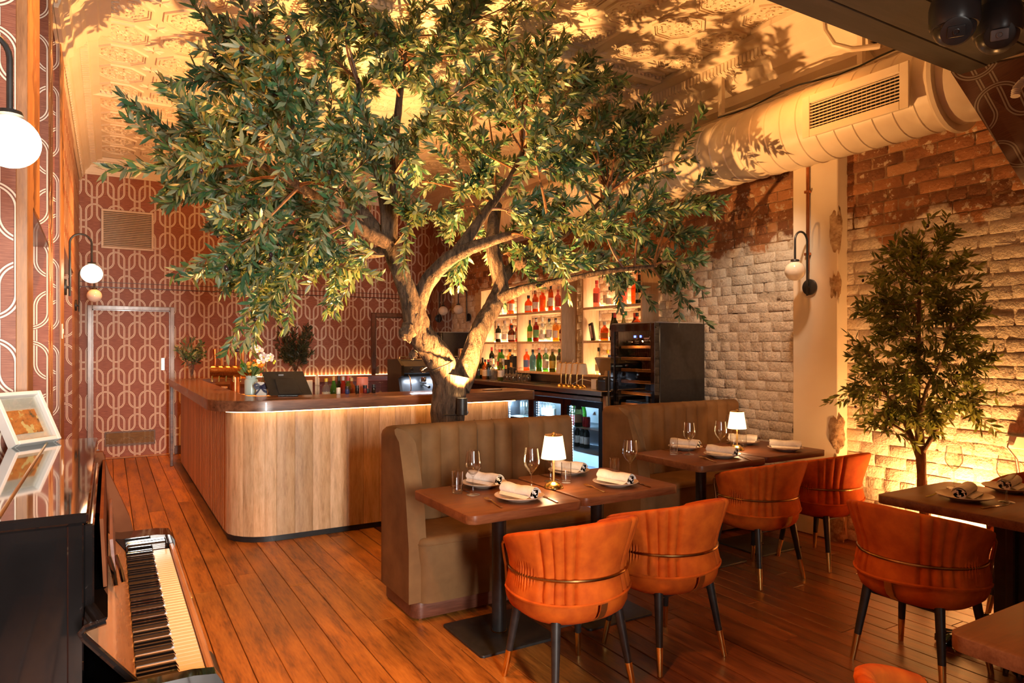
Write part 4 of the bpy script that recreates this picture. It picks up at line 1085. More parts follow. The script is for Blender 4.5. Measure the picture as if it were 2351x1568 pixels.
# front pair
lamp(T(1271, 1120), 'lit brass table lamp with pleated shade between the front pair of tables', power=3.5)
wine_glass(T(1086, 1136), 'empty wine glass beside the tumbler at the booth end of the first table')
wine_glass(T(1220, 1128), 'empty wine glass between the front napkin plate and the lit lamp')
wine_glass(T(1264, 1105), 'empty wine glass half hidden behind the lit lamp of the front pair')
wine_glass(T(1447, 1101), 'empty wine glass nearest the second booth on the front pair of tables')
tumbler(T(1050, 1132), 'water tumbler leftmost on the front pair of tables')
tumbler(T(1300, 1108), 'water tumbler directly beside the lit lamp base on the front pair of tables')
tumbler(T(1411, 1096), 'water tumbler beside the wine glass nearest the second booth')
setting(T(1112, 1116), -1.22, 'at the booth side of the first table')
setting(T(1192, 1147), -1.3, 'at the chair side of the first table')
setting(T(1306, 1087), -1.2, 'behind the tumbler at the lit lamp')
setting(T(1413, 1114), -1.35, 'in front of the second chair from the piano')
cutlery('fork', T(1158, 1170), T(1111, 1143), 'gold fork beside the front plate of the first table')
cutlery('fork', T(1392, 1132), T(1341, 1113), 'gold fork on the front pair of tables, left of the plate next to the gap')
cutlery('fork', T(1165, 1108), T(1187, 1115), 'gold fork at the booth side of the first table')
cutlery('knife', T(1278, 1153), T(1240, 1136), 'knife beside the front plate of the first table')
cutlery('knife', T(1486, 1117), T(1455, 1106), 'knife beside the plate nearest the second booth')
cutlery('knife', T(1036, 1116), T(1077, 1131), 'knife under the leftmost water tumbler')
cutlery('knife', T(1236, 1089), T(1286, 1104), 'knife lying behind the lamp of the front pair')
# second row
lamp(T(1692, 1033), 'lit brass table lamp with pleated shade on the second row of tables', power=3.5)
wine_glass(T(1582, 1044), 'empty wine glass beside the tumbler on the second row of tables')
wine_glass(T(1654, 1040), 'empty wine glass between the two napkin plates on the second row')
wine_glass(T(1678, 1018), 'empty wine glass half hidden behind the lamp of the second row')
tumbler(T(1547, 1043), 'water tumbler at the edge of the second row of tables')
tumbler(T(1686, 1032), 'water tumbler in front of the lamp on the second row')
tumbler(T(1706, 1025), 'water tumbler behind the lamp on the second row')
setting(T(1573, 1031), -1.15, 'behind the tumbler on the second row')
setting(T(1658, 1049), -1.35, 'in front of the lamp on the second row')
setting(T(1706, 1019), -1.0, 'behind the lamp on the second row')
setting(T(1803, 1034), -.9, 'alone on the table touching the pier')
cutlery('fork', T(1655, 1065), T(1599, 1048), 'gold fork beside the front plate of the second row')
cutlery('knife', T(1724, 1057), T(1698, 1047), 'knife beside the front plate of the second row')
cutlery('knife', T(1517, 1032), T(1568, 1041), 'knife at the booth edge of the second row')
# claw footed table
wine_glass(T(2190, 1121), 'empty wine glass in front of the glowing brick wall')
wine_glass(T(2311, 1153), 'empty wine glass beside the cutlery on the claw footed table')
setting(T(2215, 1147), .25, 'nearest the edge of the claw footed table')
setting(T(2318, 1127), .2, 'on the wall side of the claw footed table')
cutlery('knife', T(2256, 1168), T(2312, 1159), 'knife beside the plate on the claw footed table')
cutlery('fork', T(2122, 1143), T(2172, 1130), 'fork behind the plate on the claw footed table')
# ================================================================== PIANO
pn = thing('upright_piano', 'glossy black upright piano with open keyboard along the left wall', 'piano', (0, 0, 0))
Y0, Y1 = 1.86, 3.37
obj('case', MB().box(-.40, -.052, Y0, Y1, .05, 1.095, .006), BLACKG, pn)
obj('top_lid', MB().box(-.41, -.040, Y0-.012, Y1+.012, 1.095, 1.12, .005), BLACKG, pn)
obj('lid_hinge', MB().tube([(-.212, Y0-.008, 1.122), (-.212, Y1+.008, 1.122)], .004, 8), GOLD, pn)
obj('end_pilaster', MB().box(-.082, -.050, Y0-.010, Y0+.03, .05, 1.095, .003), BLACKG, pn)
obj('end_pilaster', MB().box(-.082, -.050, Y1-.03, Y1+.010, .05, 1.095, .003), BLACKG, pn)
obj('upper_panel', MB().box(-.052, -.030, Y0+.05, Y1-.08, .86, 1.08, .004), BLACKG, pn)
obj('lower_panel', MB().box(-.052, -.030, Y0+.02, Y1-.02, .08, .62, .004), BLACKG, pn)
obj('key_bed', MB().box(-.052, .212, Y0-.20, 3.02, .64, .70, .006), BLACKG, pn)
obj('key_slip', MB().box(.200, .216, Y0-.19, 2.94, .68, .745, .004), PIANOW, pn)
obj('slip_block', MB().box(.214, .222, 2.30, 2.36, .69, .735, .003), BRASS, pn)
# cheek blocks: rounded arms at both ends of the keyboard
def arm(y0, y1):
    poly = [(-.05, .64), (.19, .64), (.215, .66), (.222, .70), (.220, .755), (.205, .778), (.16, .784), (.04, .784), (-.05, .80)]
    return MB().prism([(p[0], p[1]) for p in poly], y0, y1, 'y')
obj('key_arm', arm(2.94, 3.05), BLACKG, pn); obj('key_arm', arm(Y0-.225, Y0-.188), BLACKG, pn)
obj('key_block', MB().box(.055, .19, 2.905, 2.94, .70, .765, .006), BLACKG, pn)
# white keys, black keys
N = 52; k0, k1 = Y0-.185, 2.90; pw = (k1-k0)/N
wk = mesh_from('white_key', MB().box(.055, .198, 0, pw-.0022, .715, .737, .0015), mat('ivory_key', (.80, .66, .50), (.76, .62, .46), .25, scale=4))
bk_ = mesh_from('black_key', MB().rings([[(.055, -.0048, .735), (.146, -.0048, .735), (.146, .0048, .735), (.055, .0048, .735)], [(.055, -.0040, .7495), (.138, -.0040, .7495), (.138, .0040, .7495), (.055, .0040, .7495)]]), BLACKG)
for i in range(N): link('white_key', wk, pn, (0, k0+i*pw, 0))
for i in range(1, N):
    if i % 7 in (1, 2, 4, 5, 6): link('black_key', bk_, pn, (0, k0+i*pw, 0))
# open fallboard
fb = MB().prism([(.054, .738), (-.040, .868), (-.046, .872), (.046, .742)], Y0-.085, 2.93, 'y')
obj('fallboard', fb, PIANOW, pn, smooth=False)
fe = MB()
fe.tube([(.060, Y0-.092, .730), (.005, Y0-.092, .798), (-.046, Y0-.092, .862), (-.052, Y0-.092, .874), (-.044, Y0-.092, .884), (-.006, Y0-.092, .892)], .0085, 8)
obj('fallboard_edge', fe, BLACKG, pn)
obj('fallboard_lip', MB().prism([(-.046, .878), (-.004, .892), (-.002, .898), (-.048, .886)], Y0-.085, 2.93, 'y'), BLACKG, pn, smooth=False)
mat('cheek_wood', (.15, .050, .020), (.10, .032, .013), .85, scale=6, spec=.1)
md = MB().prism([(-.012, .898), (-.004, .898), (-.012, 1.07), (-.020, 1.07)], Y0+.14, 3.20, 'y')
obj('music_desk', md, _mc['cheek_wood'], pn, smooth=False)
md2 = MB().prism([(.012, .83), (.020, .83), (.010, .955), (.002, .955)], 2.25, 2.86, 'y')
obj('music_ledge', md2, PLINTHW, pn, smooth=False)
obj('music_clip', MB().tube([(.018, 2.28, .90), (.030, 2.26, .86), (.036, 2.24, .83)], .006, 8).tube([(.0, 2.20, .92), (.012, 2.17, .88), (.016, 2.15, .85)], .006, 8), CHROME, pn)
obj('far_cheek', MB().prism([(-.05, .70), (.10, .70), (.07, .84), (.0, 1.02), (-.02, 1.10), (-.05, 1.10)], 3.05, 3.09, 'y'), mat('cheek_wood', (.15, .050, .020), (.10, .032, .013), .85, scale=6, spec=.1), pn, smooth=False)
for yy in (Y0+.02, 2.96): obj('leg', MB().box(.15, .205, yy, yy+.06, 0, .64, .006), BLACKG, pn)
for yy in (Y0+.04, Y1-.1): obj('toe_block', MB().box(-.38, .205, yy, yy+.05, .0, .06, .005), BLACKG, pn)
st_ = thing('piano_stool', 'black leather piano stool tucked under the keyboard', 'stool', (.12, 2.33, 0))
obj('seat', MB().rblock(-.17, .185, -.17, .17, .40, .50, .05, .035, 5, 4), mat('black_leather', (.035, .022, .015), (.05, .03, .02), .45, scale=40, bump=.15), st_)
for a in (-.14, .155):
    for b in (-.14, .14): obj('leg', MB().tube([(a, b, 0), (a*.95, b*.95, .40)], [.014, .02], 10), BLACKM, st_)
# framed print standing on the piano
pf = thing('picture_frame', 'white framed small print leaning on the piano lid', 'picture', (-.245, 3.24, 1.124), .80)
fw_, fh_ = .098, .128
tl = MB().box(-fw_, fw_, -.014, .014, 0, fh_*2, .002); tl.f = tl.f
def tilt(mb): return mb.xf(Matrix.Rotation(-.5, 4, 'X'))
obj('box_frame', tilt(MB().box(-fw_, -fw_+.016, -.022, .022, 0, .22, .002).box(fw_-.016, fw_, -.022, .022, 0, .22, .002).box(-fw_+.016, fw_-.016, -.022, .022, .204, .22, .002).box(-fw_+.016, fw_-.016, -.022, .022, 0, .016, .002).box(-fw_+.016, fw_-.016, .012, .020, .016, .204)), PAPER, pf)
obj('mount_board', tilt(MB().box(-fw_+.016, fw_-.016, .006, .011, .016, .204)), mat('mount_board', (.70, .62, .50), None, .8), pf)
def art():
    m, nt, out = new_mat('abstract_print')
    f = noise(nt, coords(nt), 26, 5, .7); f2 = noise(nt, coords(nt, False, (1, 1, .3)), 40, 2)
    col = ramp(nt, f, [(.32, (.10, .09, .05)), (.44, (.62, .22, .05)), (.55, (.70, .26, .06)), (.66, (.75, .55, .18))])
    principled(nt, out, mixc(nt, mth(nt, 'GREATER_THAN', f2, .60), col, (.78, .62, .25)), .6); return m
obj('print', tilt(MB().box(-.060, .058, .003, .0055, .050, .150)), art(), pf)
obj('pane', tilt(MB().box(-fw_+.016, fw_-.016, -.004, -.002, .016, .204)), CLEAR, pf)

# ================================================================== PLANTS
def leaf_arrays(P, D, L, Wd, seed):
    """vectorised olive leaves: base P, direction D, length L, width Wd -> verts, faces, rnd"""
    r = np.random.default_rng(seed); n = len(P)
    D = D/np.linalg.norm(D, axis=1, keepdims=True)
    R = r.normal(size=(n, 3)); Sx = np.cross(D, R); Sx /= np.linalg.norm(Sx, axis=1, keepdims=True)
    Nn = np.cross(Sx, D); bend = (r.uniform(-.05, .22, n)*L)[:, None]
    def row(t, w_, b): return P+D*(L*t)[:, None]*1.0-Nn*bend*b+Sx*(Wd*w_)[:, None]
    o = np.ones(n)
    vs = np.stack([row(o*0, o*0, 0), row(o*.3, -o*.42, .25), row(o*.3, o*.42, .25), row(o*.62, -o*.46, .55), row(o*.62, o*.46, .55), row(o, o*0, 1.0),
                   row(o*.34, o*0, .25)+Nn*(Wd*.10)[:, None], row(o*.66, o*0, .55)+Nn*(Wd*.10)[:, None]], 1)
    base = np.arange(n)[:, None]*8
    T = np.array([[0, 6, 1], [0, 2, 6], [1, 6, 7], [1, 7, 3], [6, 2, 4], [6, 4, 7], [3, 7, 5], [7, 4, 5]])
    fs = (base[:, :, None]+T[None]).reshape(-1, 3)
    return vs.reshape(-1, 3), fs, np.repeat(r.random(n), 8)
def np_mesh(name, V, F, m, rnd=None, smooth=True):
    me = bpy.data.meshes.new(name); nv, nf = len(V), len(F)
    me.vertices.add(nv); me.vertices.foreach_set('co', np.asarray(V, np.float32).ravel())
    me.loops.add(nf*3); me.loops.foreach_set('vertex_index', np.asarray(F, np.int32).ravel())
    me.polygons.add(nf); me.polygons.foreach_set('loop_start', np.arange(0, nf*3, 3, dtype=np.int32)); me.polygons.foreach_set('loop_total', np.full(nf, 3, np.int32))
    me.update(calc_edges=True); me.polygons.foreach_set('use_smooth', [smooth]*nf)
    if rnd is not None:
        a = me.attributes.new('rnd', 'FLOAT', 'POINT'); a.data.foreach_set('value', np.asarray(rnd, np.float32))
    me.materials.append(m); me.validate(); return me
one_v, one_f, one_r = leaf_arrays(np.zeros((1, 3)), np.array([[1., 0, 0]]), np.array([1.]), np.array([.24]), 5)
def bark_tube(path, rad, n=14, sub=5, amp=.12, seed=0.):
    """tapered knobbly limb along control points (Catmull-Rom)"""
    P = [Vector(p) for p in path]; Pt = []; Rt = []
    for i in range(len(P)-1):
        p0 = P[max(i-1, 0)]; p1 = P[i]; p2 = P[i+1]; p3 = P[min(i+2, len(P)-1)]
        for k in range(sub):
            t = k/sub; t2 = t*t; t3 = t2*t
            Pt.append(.5*((2*p1)+(p2-p0)*t+(2*p0-5*p1+4*p2-p3)*t2+(3*p1-p0-3*p2+p3)*t3)); Rt.append(rad[i]+(rad[i+1]-rad[i])*t)
    Pt.append(P[-1]); Rt.append(rad[-1])
    mb = MB().tube(Pt, Rt, n); out = []
    m = len(Pt)
    for i, p in enumerate(mb.v):
        c = Pt[min(i//n, m-1)]; d = Vector(p)-c
        k = 1+amp*(mnoise.noise(Vector(p)*8+Vector((seed, 0, 0)))+.75*mnoise.noise(Vector((p[0]*34, p[1]*34, p[2]*8)))+.5*mnoise.noise(Vector((p[0]*70, p[1]*70, p[2]*18))))
        out.append(tuple(c+d*k))
    mb.v = out; return mb, Pt
def plant_tree(t, limbs, targets, crown_c, leaf_len, leaf_w, leafmat, n_spray, spray_len, per, twig_r, n_leaf_obj, n_olive, seed, droop=.25, zmax=3.9, barkm=BARK, keepout=None):
    """limbs: list of (path, radii, part name). Branches run from the nearest limb node to each target, sprays of leaves along them."""
    r = np.random.default_rng(seed); nodes = []
    for i, (path, rad, nm) in enumerate(limbs):
        mb, Pt = bark_tube(path, rad, seed=seed+i*3.7, n=30 if rad[0] > .03 else 10, sub=10 if rad[0] > .03 else 5)
        obj(nm, mb, barkm, t, ang=80); nodes += [(p, True) for p in Pt[len(Pt)//3:]]
    NP = np.array([p for p, _ in nodes if p.z > zmax*.34]); origin = Vector(crown_c)
    br = MB(); tw = MB(); LP, LD = [], []; OL = []
    for tg in targets:
        tg = np.array(tg)
        d = np.linalg.norm(NP-tg, axis=1)+.8*np.maximum(0, NP[:, 2]-tg[2]); s0 = Vector(NP[np.argmin(d*(1+.25*r.random(len(d))))])
        e = Vector(tg); mid = s0.lerp(e, .5)+Vector((0, 0, .10*(e-s0).length))+Vector(r.normal(size=3)*.04)
        path = [(1-u)**2*s0+2*u*(1-u)*mid+u*u*e for u in np.linspace(0, 1, 7)]
        br.tube(path, [twig_r*(1-.75*k/6) for k in range(7)], 6)
        for q in range(n_spray):
            u = r.uniform(.42, 1.0) if q else 1.0
            p = (1-u)**2*s0+2*u*(1-u)*mid+u*u*e
            dirn = (e-s0).normalized()*.7+(p-origin).normalized()*.55+Vector(r.normal(size=3)*.55)
            dirn.normalize(); ln = spray_len*r.uniform(.65, 1.15)
            dr = droop*r.uniform(-.4, 1.3)
            pts = [p+dirn*(ln*v)-Vector((0, 0, dr*ln*v*v)) for v in np.linspace(0, 1, 5)]
            if pts[-1].z > zmax: 
                for w_ in pts: w_.z = min(w_.z, zmax-.02*r.random())
            tw.tube(pts, [twig_r*.30*(1-.7*k/4) for k in range(5)], 4, caps=False)
            nl = int(per*r.uniform(.8, 1.2))
            for k in range(nl):
                v = .10+.90*(k+r.random())/nl; p2 = p+dirn*(ln*v)-Vector((0, 0, dr*ln*v*v))
                ax = (dirn-Vector((0, 0, 2*dr*v))).normalized()
                sd = Vector(r.normal(size=3)); sd = (sd-ax*sd.dot(ax)).normalized()
                dl = ax*r.uniform(.35, 1.0)+sd*r.uniform(.4, 1.0); dl.z -= .10
                LP.append(p2); LD.append(dl)
            if r.random() < n_olive/(len(targets)*n_spray): OL.append((pts[-1] if r.random() < .5 else pts[-2], r.normal(size=3)))
    obj('branches', br, TWIG, t, kind='stuff'); obj('twigs', tw, TWIG, t, kind='stuff')
    LP = np.array(LP); LD = np.array(LD)
    if keepout is not None:
        k = keepout(LP); LP, LD = LP[k], LD[k]
    L = leaf_len*r.uniform(.7, 1.2, len(LP)); W_ = leaf_w*r.uniform(.8, 1.2, len(LP))
    # the leaves nearest the camera are objects of their own
    dist = np.linalg.norm(LP-np.array([0, 0, 1.5]), axis=1); order = np.argsort(dist); near = order[:n_leaf_obj]; rest = order[n_leaf_obj:]
    V, F, rn = leaf_arrays(LP[rest], LD[rest], L[rest], W_[rest], seed)
    fo = link('foliage', np_mesh('foliage', V, F, leafmat, rn), t); fo['kind'] = 'stuff'
    lm = np_mesh('leaf', one_v, one_f, leafmat, np.zeros(8))
    for i in near:
        o = link('leaf', lm, t, LP[i]); o.rotation_euler = Vector(LD[i]).to_track_quat('X', 'Z').to_euler(); o.rotation_euler.rotate_axis('X', r.uniform(0, 6)); o.scale = (L[i],)*3
    om = mesh_from('olive', MB().sphere((0, 0, -.016), .0115, 10, 8, (1, 1, 1.45)), OLIVEB)
    for p, d in OL:
        o = link('olive', om, t, tuple(np.array(p)+np.array(d)*.012-np.array([0, 0, .012]))); o.rotation_euler = (r.normal()*.4, r.normal()*.4, 0); s = r.uniform(.8, 1.25)*leaf_len/.085; o.scale = (s, s, s)
    return len(LP)
def A(px, py, Y): return at(px, py, Y=Y)
bt = thing('olive_tree', 'large artificial olive tree with forked trunk spreading under the ceiling', 'tree', (0, 0, 0))
YT = 4.72
limbs = [
    ([(2.215, YT, 0), (2.21, YT, .4), A(1027, 960, YT), A(1030, 905, YT), A(1037, 862, YT)], [.155, .13, .122, .125, .135], 'trunk'),
    ([A(1033, 895, YT), A(1005, 820, YT), A(965, 765, YT), A(945, 700, YT-.02), A(925, 640, YT-.03), A(905, 590, YT-.04), A(893, 555, YT-.05)], [.115, .105, .095, .078, .066, .062, .060], 'limb'),
    ([A(1052, 890, YT), A(1078, 825, YT+.03), A(1100, 760, YT+.06), A(1132, 705, YT+.1), A(1150, 660, YT+.13), A(1140, 610, YT+.16), A(1130, 550, YT+.2), A(1140, 470, YT+.3)], [.098, .078, .072, .072, .066, .062, .056, .045], 'limb'),
    ([A(958, 705, YT), A(978, 655, YT-.06), A(1012, 612, YT-.14), A(1060, 578, YT-.22), A(1120, 556, YT-.3), A(1190, 535, YT-.4), A(1260, 520, YT-.5)], [.066, .060, .056, .050, .038, .028, .02], 'limb'),
    ([A(1050, 580, YT-.2), A(1085, 530, YT-.2), A(1120, 480, YT-.2), A(1165, 420, YT-.2), A(1200, 350, YT-.2)], [.048, .040, .034, .026, .018], 'limb'),
    ([A(1140, 690, YT+.1), A(1180, 672, YT), A(1235, 655, YT-.15), A(1310, 640, YT-.3), A(1400, 622, YT-.5), A(1500, 612, YT-.6)], [.055, .044, .030, .024, .020, .014], 'limb'),
    ([A(1152, 645, YT+.13), A(1185, 605, YT+.2), A(1240, 575, YT+.3), A(1320, 520, YT+.4), A(1400, 440, YT+.4)], [.05, .04, .032, .024, .016], 'limb'),
    ([A(893, 560, YT-.05), A(840, 530, YT-.15), A(790, 500, YT-.25), A(730, 455, YT-.35), A(640, 400, YT-.45), A(540, 350, YT-.5)], [.056, .046, .038, .030, .022, .014], 'limb'),
    ([A(893, 560, YT-.05), A(885, 480, YT-.02), A(868, 400, YT), A(845, 300, YT+.02), A(820, 180, YT+.05)], [.052, .040, .034, .026, .016], 'limb'),
    ([A(896, 555, YT-.05), A(905, 450, YT-.05), A(906, 340, YT-.05), A(922, 180, YT-.05), A(935, 60, YT-.05)], [.050, .036, .030, .024, .014], 'limb'),
    ([A(890, 560, YT), A(820, 470, YT+.2), A(740, 380, YT+.3), A(650, 260, YT+.3), A(570, 150, YT+.3)], [.05, .038, .030, .022, .014], 'limb'),
    ([A(888, 575, YT), A(800, 590, YT+.4), A(700, 600, YT+.7), A(600, 600, YT+.8)], [.044, .032, .022, .014], 'limb'),
]
OUT = [(540, 230), (580, 110), (660, 20), (900, 0), (1180, 20), (1265, 80), (1410, 170), (1460, 260), (1530, 330), (1610, 400), (1560, 480), (1590, 590), (1560, 655), (1480, 640), (1370, 620), (1230, 610), (1130, 570), (1020, 520), (900, 500), (850, 570), (780, 610), (720, 620), (600, 660), (560, 650), (520, 590), (590, 530), (530, 470), (470, 430), (370, 340)]
def inside(x, y):
    c = False; n = len(OUT)
    for i in range(n):
        (x1, y1), (x2, y2) = OUT[i], OUT[(i+1) % n]
        if (y1 > y) != (y2 > y) and x < (x2-x1)*(y-y1)/(y2-y1)+x1: c = not c
    return c
tr_ = np.random.default_rng(21); tgs = []
for gx_ in range(300, 1700, 92):
    for gy in range(0, 700, 70):
        px, py = gx_+tr_.uniform(-40, 40), gy+tr_.uniform(-32, 32)
        if not inside(px, py): continue
        ex = ((px-960)/720)**2; th = 1.15*math.sqrt(max(.08, 1-ex))
        if py > 540: Yq = YT+tr_.uniform(.1, 1.0) if px < 900 else YT+tr_.uniform(-.9, .3)
        else: Yq = YT+tr_.uniform(-th, th)
        p = at(px, py, Y=Yq)
        if p.x > 4.45: p = at(px, py, X=4.35)
        p.z = min(p.z, 3.72); p.z = max(p.z, 1.85); tgs.append(tuple(p))
# fill the outline itself
for i in range(len(OUT)):
    (x1, y1), (x2, y2) = OUT[i], OUT[(i+1) % len(OUT)]
    if 850 < x1 < 1100 and y1 > 450: continue
    p = at((x1+x2)/2*.97+960*.03, (y1+y2)/2*.97+330*.03, Y=YT+tr_.uniform(-.4, .4))
    if p.x > 4.35: p = at((x1+x2)/2, (y1+y2)/2, X=4.3)
    p.z = min(p.z, 3.72); tgs.append(tuple(p))
def keep(LPs): return (LPs[:, 0] < 4.78) & (LPs[:, 2] < 3.96)
nlv = plant_tree(bt, limbs, tgs, (2.15, YT, 2.6), .089, .0245, LEAF, 6, .44, 54, .012, 290, 150, 31, droop=.28, zmax=3.9, keepout=keep)
print('LEAVES', nlv, 'TARGETS', len(tgs))
# bands and the uplight can strapped to the trunk
obj('cable_tie', MB().tube([tuple(A(1035, 946, YT)+Vector((.132*math.cos(a), .132*math.sin(a), .01*math.sin(a)))) for a in np.linspace(0, 2*PI, 30, False)], .006, 6, closed=True), BLACKP, bt)
obj('cable_tie', MB().tube([tuple(A(1005, 838, YT)+Vector((.125*math.cos(a), .125*math.sin(a), .05*math.cos(a)))) for a in np.linspace(0, 2*PI, 30, False)], .005, 6, closed=True), BLACKP, bt)
for (px, py, r_, s_) in ((948, 815, .03, 1), (935, 762, .055, 2), (1195, 600, .05, 3)):
    obj('knot', rubble(tuple(A(px, py, YT-.06)), r_, r_*1.2, r_, s_), BARK, bt)
ul = thing('tree_uplight', 'black cylinder uplight strapped to the olive tree trunk', 'spotlight', (2.255, 4.545, 1.00))
obj('can', MB().lathe([(.036, 0), (.040, .004), (.040, .125), (.036, .125), (.034, .115), (.001, .115)], 24), BLACKM, ul); obj('lens', MB().lathe([(.001, .117), (.033, .117)], 20), UPL, ul)
obj('joint_ring', MB().lathe([(.0405, .035), (.0412, .037), (.0405, .040)], 24), BLACKP, ul)
ul2 = thing('tree_uplight', 'second black uplight behind the olive tree trunk', 'spotlight', (2.30, 4.955, .98))
obj('can', MB().lathe([(.036, 0), (.040, .004), (.040, .125), (.036, .125), (.034, .115), (.001, .115)], 24), BLACKM, ul2)
obj('bracket', MB().box(-.02, .02, -.12, -.03, .03, .05), BLACKM, ul2)

# ---- small tree against the brick wall
s2 = thing('small_olive_tree', 'small conical olive tree standing by the glowing brick wall', 'tree', (0, 0, 0))
bx, by = 4.52, 2.43
BARK2 = bark_material('smooth_grey_bark', (.16, .09, .04), (.26, .15, .07), (.34, .21, .10))
def B(px, py, X): return at(px, py, X=X)
limbs2 = [([(bx, by, .16), (bx, by, .45), B(2118, 1130, bx), B(2112, 1010, bx), B(2105, 930, bx), B(2108, 800, bx), B(2112, 640, bx)], [.034, .031, .030, .026, .022, .015, .008], 'trunk'),
          ([B(2113, 1060, bx), B(2085, 985, bx), B(2060, 940, bx-.05), B(2030, 900, bx-.1)], [.020, .016, .012, .007], 'limb'),
          ([B(2117, 1040, bx), B(2150, 985, bx), B(2175, 930, bx+.03), B(2195, 880, bx+.05)], [.017, .013, .010, .006], 'limb'),
          ([B(2112, 980, bx), B(2125, 900, bx-.03), B(2160, 830, bx-.06), B(2180, 760, bx-.08)], [.014, .012, .010, .006], 'limb'),
          ([B(2090, 1000, bx), B(2050, 975, bx-.08), B(2010, 960, bx-.12)], [.010, .008, .005], 'limb')]
t2 = []; rr2 = np.random.default_rng(5)
OUT2 = [(2105, 530), (2140, 540), (2180, 600), (2200, 660), (2210, 720), (2225, 800), (2260, 880), (2260, 925), (2200, 965), (2120, 985), (2060, 985), (1990, 955), (1970, 900), (1960, 830), (1990, 770), (2000, 690), (2040, 640), (2060, 590)]
def inside2(x, y):
    c = False; n = len(OUT2)
    for i in range(n):
        (x1, y1), (x2, y2) = OUT2[i], OUT2[(i+1) % n]
        if (y1 > y) != (y2 > y) and x < (x2-x1)*(y-y1)/(y2-y1)+x1: c = not c
    return c
for gx_ in range(1950, 2300, 34):
    for gy in range(520, 1000, 36):
        px, py = gx_+rr2.uniform(-14, 14), gy+rr2.uniform(-14, 14)
        if inside2(px, py): t2.append(tuple(at(px, py, X=bx+rr2.uniform(-.22, .16))))
plant_tree(s2, limbs2, t2, (bx, by, 1.4), .064, .018, LEAF2, 4, .19, 20, .006, 150, 45, 77, droop=.2, zmax=2.4, barkm=BARK2, keepout=lambda p: p[:, 0] < 4.93)
obj('pot', MB().lathe([(.001, 0), (.13, 0), (.15, .16), (.155, .17), (.14, .17), (.13, .15), (.001, .15)], 24, (bx, by, 0)), BLACKM, s2)
obj('soil', MB().lathe([(.001, .152), (.132, .152)], 20, (bx, by, 0)), SOIL, s2)
wu = thing('floor_uplight', 'small black floor uplight behind the small olive tree', 'spotlight', (4.67, 2.34, 0))
obj('can', MB().lathe([(.04, 0), (.045, .004), (.045, .10), (.040, .10), (.038, .09), (.001, .09)], 20), BLACKM, wu); obj('lens', MB().lathe([(.001, .092), (.037, .092)], 18), UPL, wu)
# ================================================================== BACK BAR SHELVES
def shelf_unit(name_lab, y0, y1, divs, z0, z1, shelves):
    t = thing('shelving_unit', name_lab, 'shelf', (0, 0, 0))
    xf, xb = 4.73, XR-.012
    for y in (y0, y1-.025): obj('side_panel', MB().box(xf, xb, y, y+.025, z0, z1, .002), SHELFW, t)
    for y in divs: obj('divider', MB().box(xf, xb, y-.012, y+.012, z0, z1), SHELFW, t)
    obj('top_board', MB().box(xf, xb, y0, y1, z1, z1+.028, .002), SHELFW, t)
    for z in shelves:
        s = obj('shelf_board', MB().box(xf, xb, y0+.025, y1-.025, z-.028, z, .002), SHELFW, t)
        obj('led_strip', MB().box(xb-.014, xb-.004, y0+.04, y1-.04, z+.001, z+.009), LEDS, s)
    edges = [y0+.025]+list(divs)+[y1-.025]
    return t
SZ = [1.192, 1.580, 1.962]
shelf_unit('left light timber shelving unit with two bays of lit bottles on the brick wall', 6.82, 8.93, [7.87], 1.165, 2.33, SZ)
shelf_unit('narrow light timber shelving unit with lit bottles behind the wine fridge', 5.37, 6.41, [], 1.165, 2.33, SZ)
for z in SZ:
    for (y, sy) in ((8.4, .9), (7.35, .9), (5.9, .85)):
        light('shelf_light', 'AREA', (XR-.03, y, z+.03), 5, SOFT, .02, (PI/2, 0, PI/2), size_y=sy)
        bpy.context.scene.collection.objects[-1].rotation_euler = (0, math.radians(125), 0)
# ================================================================== BOTTLES
SHAPES = {
 'tall wine bottle': [(.001, 0), (.036, 0), (.0375, .004), (.0375, .175), (.034, .200), (.018, .225), (.0145, .245), (.0145, .296), (.001, .297)],
 'sloping shouldered bottle': [(.001, 0), (.038, 0), (.0395, .004), (.0395, .13), (.034, .17), (.020, .225), (.0145, .255), (.0145, .292), (.001, .293)],
 'round shouldered bottle': [(.001, 0), (.040, 0), (.042, .005), (.042, .165), (.039, .187), (.026, .204), (.0155, .214), (.0145, .265), (.001, .266)],
 'straight sided bottle': [(.001, 0), (.037, 0), (.039, .003), (.039, .19), (.034, .205), (.016, .216), (.015, .28), (.001, .281)],
 'squat bottle': [(.001, 0), (.046, 0), (.050, .006), (.050, .11), (.045, .135), (.026, .155), (.016, .165), (.016, .20), (.001, .201)],
 'slender bottle': [(.001, 0), (.031, 0), (.033, .004), (.033, .205), (.028, .235), (.014, .262), (.0135, .318), (.001, .319)],
}
NECK = {'tall wine bottle': (.0152, .250, .300), 'sloping shouldered bottle': (.0152, .255, .296), 'round shouldered bottle': (.017, .245, .278), 'straight sided bottle': (.0175, .255, .292), 'squat bottle': (.020, .185, .222), 'slender bottle': (.0145, .27, .322)}
LABZ = {'tall wine bottle': (.0380, .05, .14), 'sloping shouldered bottle': (.0400, .04, .11), 'round shouldered bottle': (.0425, .045, .135), 'straight sided bottle': (.0395, .05, .15), 'squat bottle': (.0505, .025, .09), 'slender bottle': (.0335, .06, .16)}
BG = {'clear': (.90, .90, .86), 'amber': (.72, .22, .03), 'dark': (.03, .035, .012), 'green': (.12, .42, .05), 'red': (.70, .05, .025), 'blue': (.03, .12, .62), 'golden': (.86, .58, .16), 'pink': (.88, .40, .34), 'teal': (.20, .52, .56), 'brown': (.22, .07, .02), 'orange': (.88, .30, .06), 'olive green': (.26, .28, .04)}
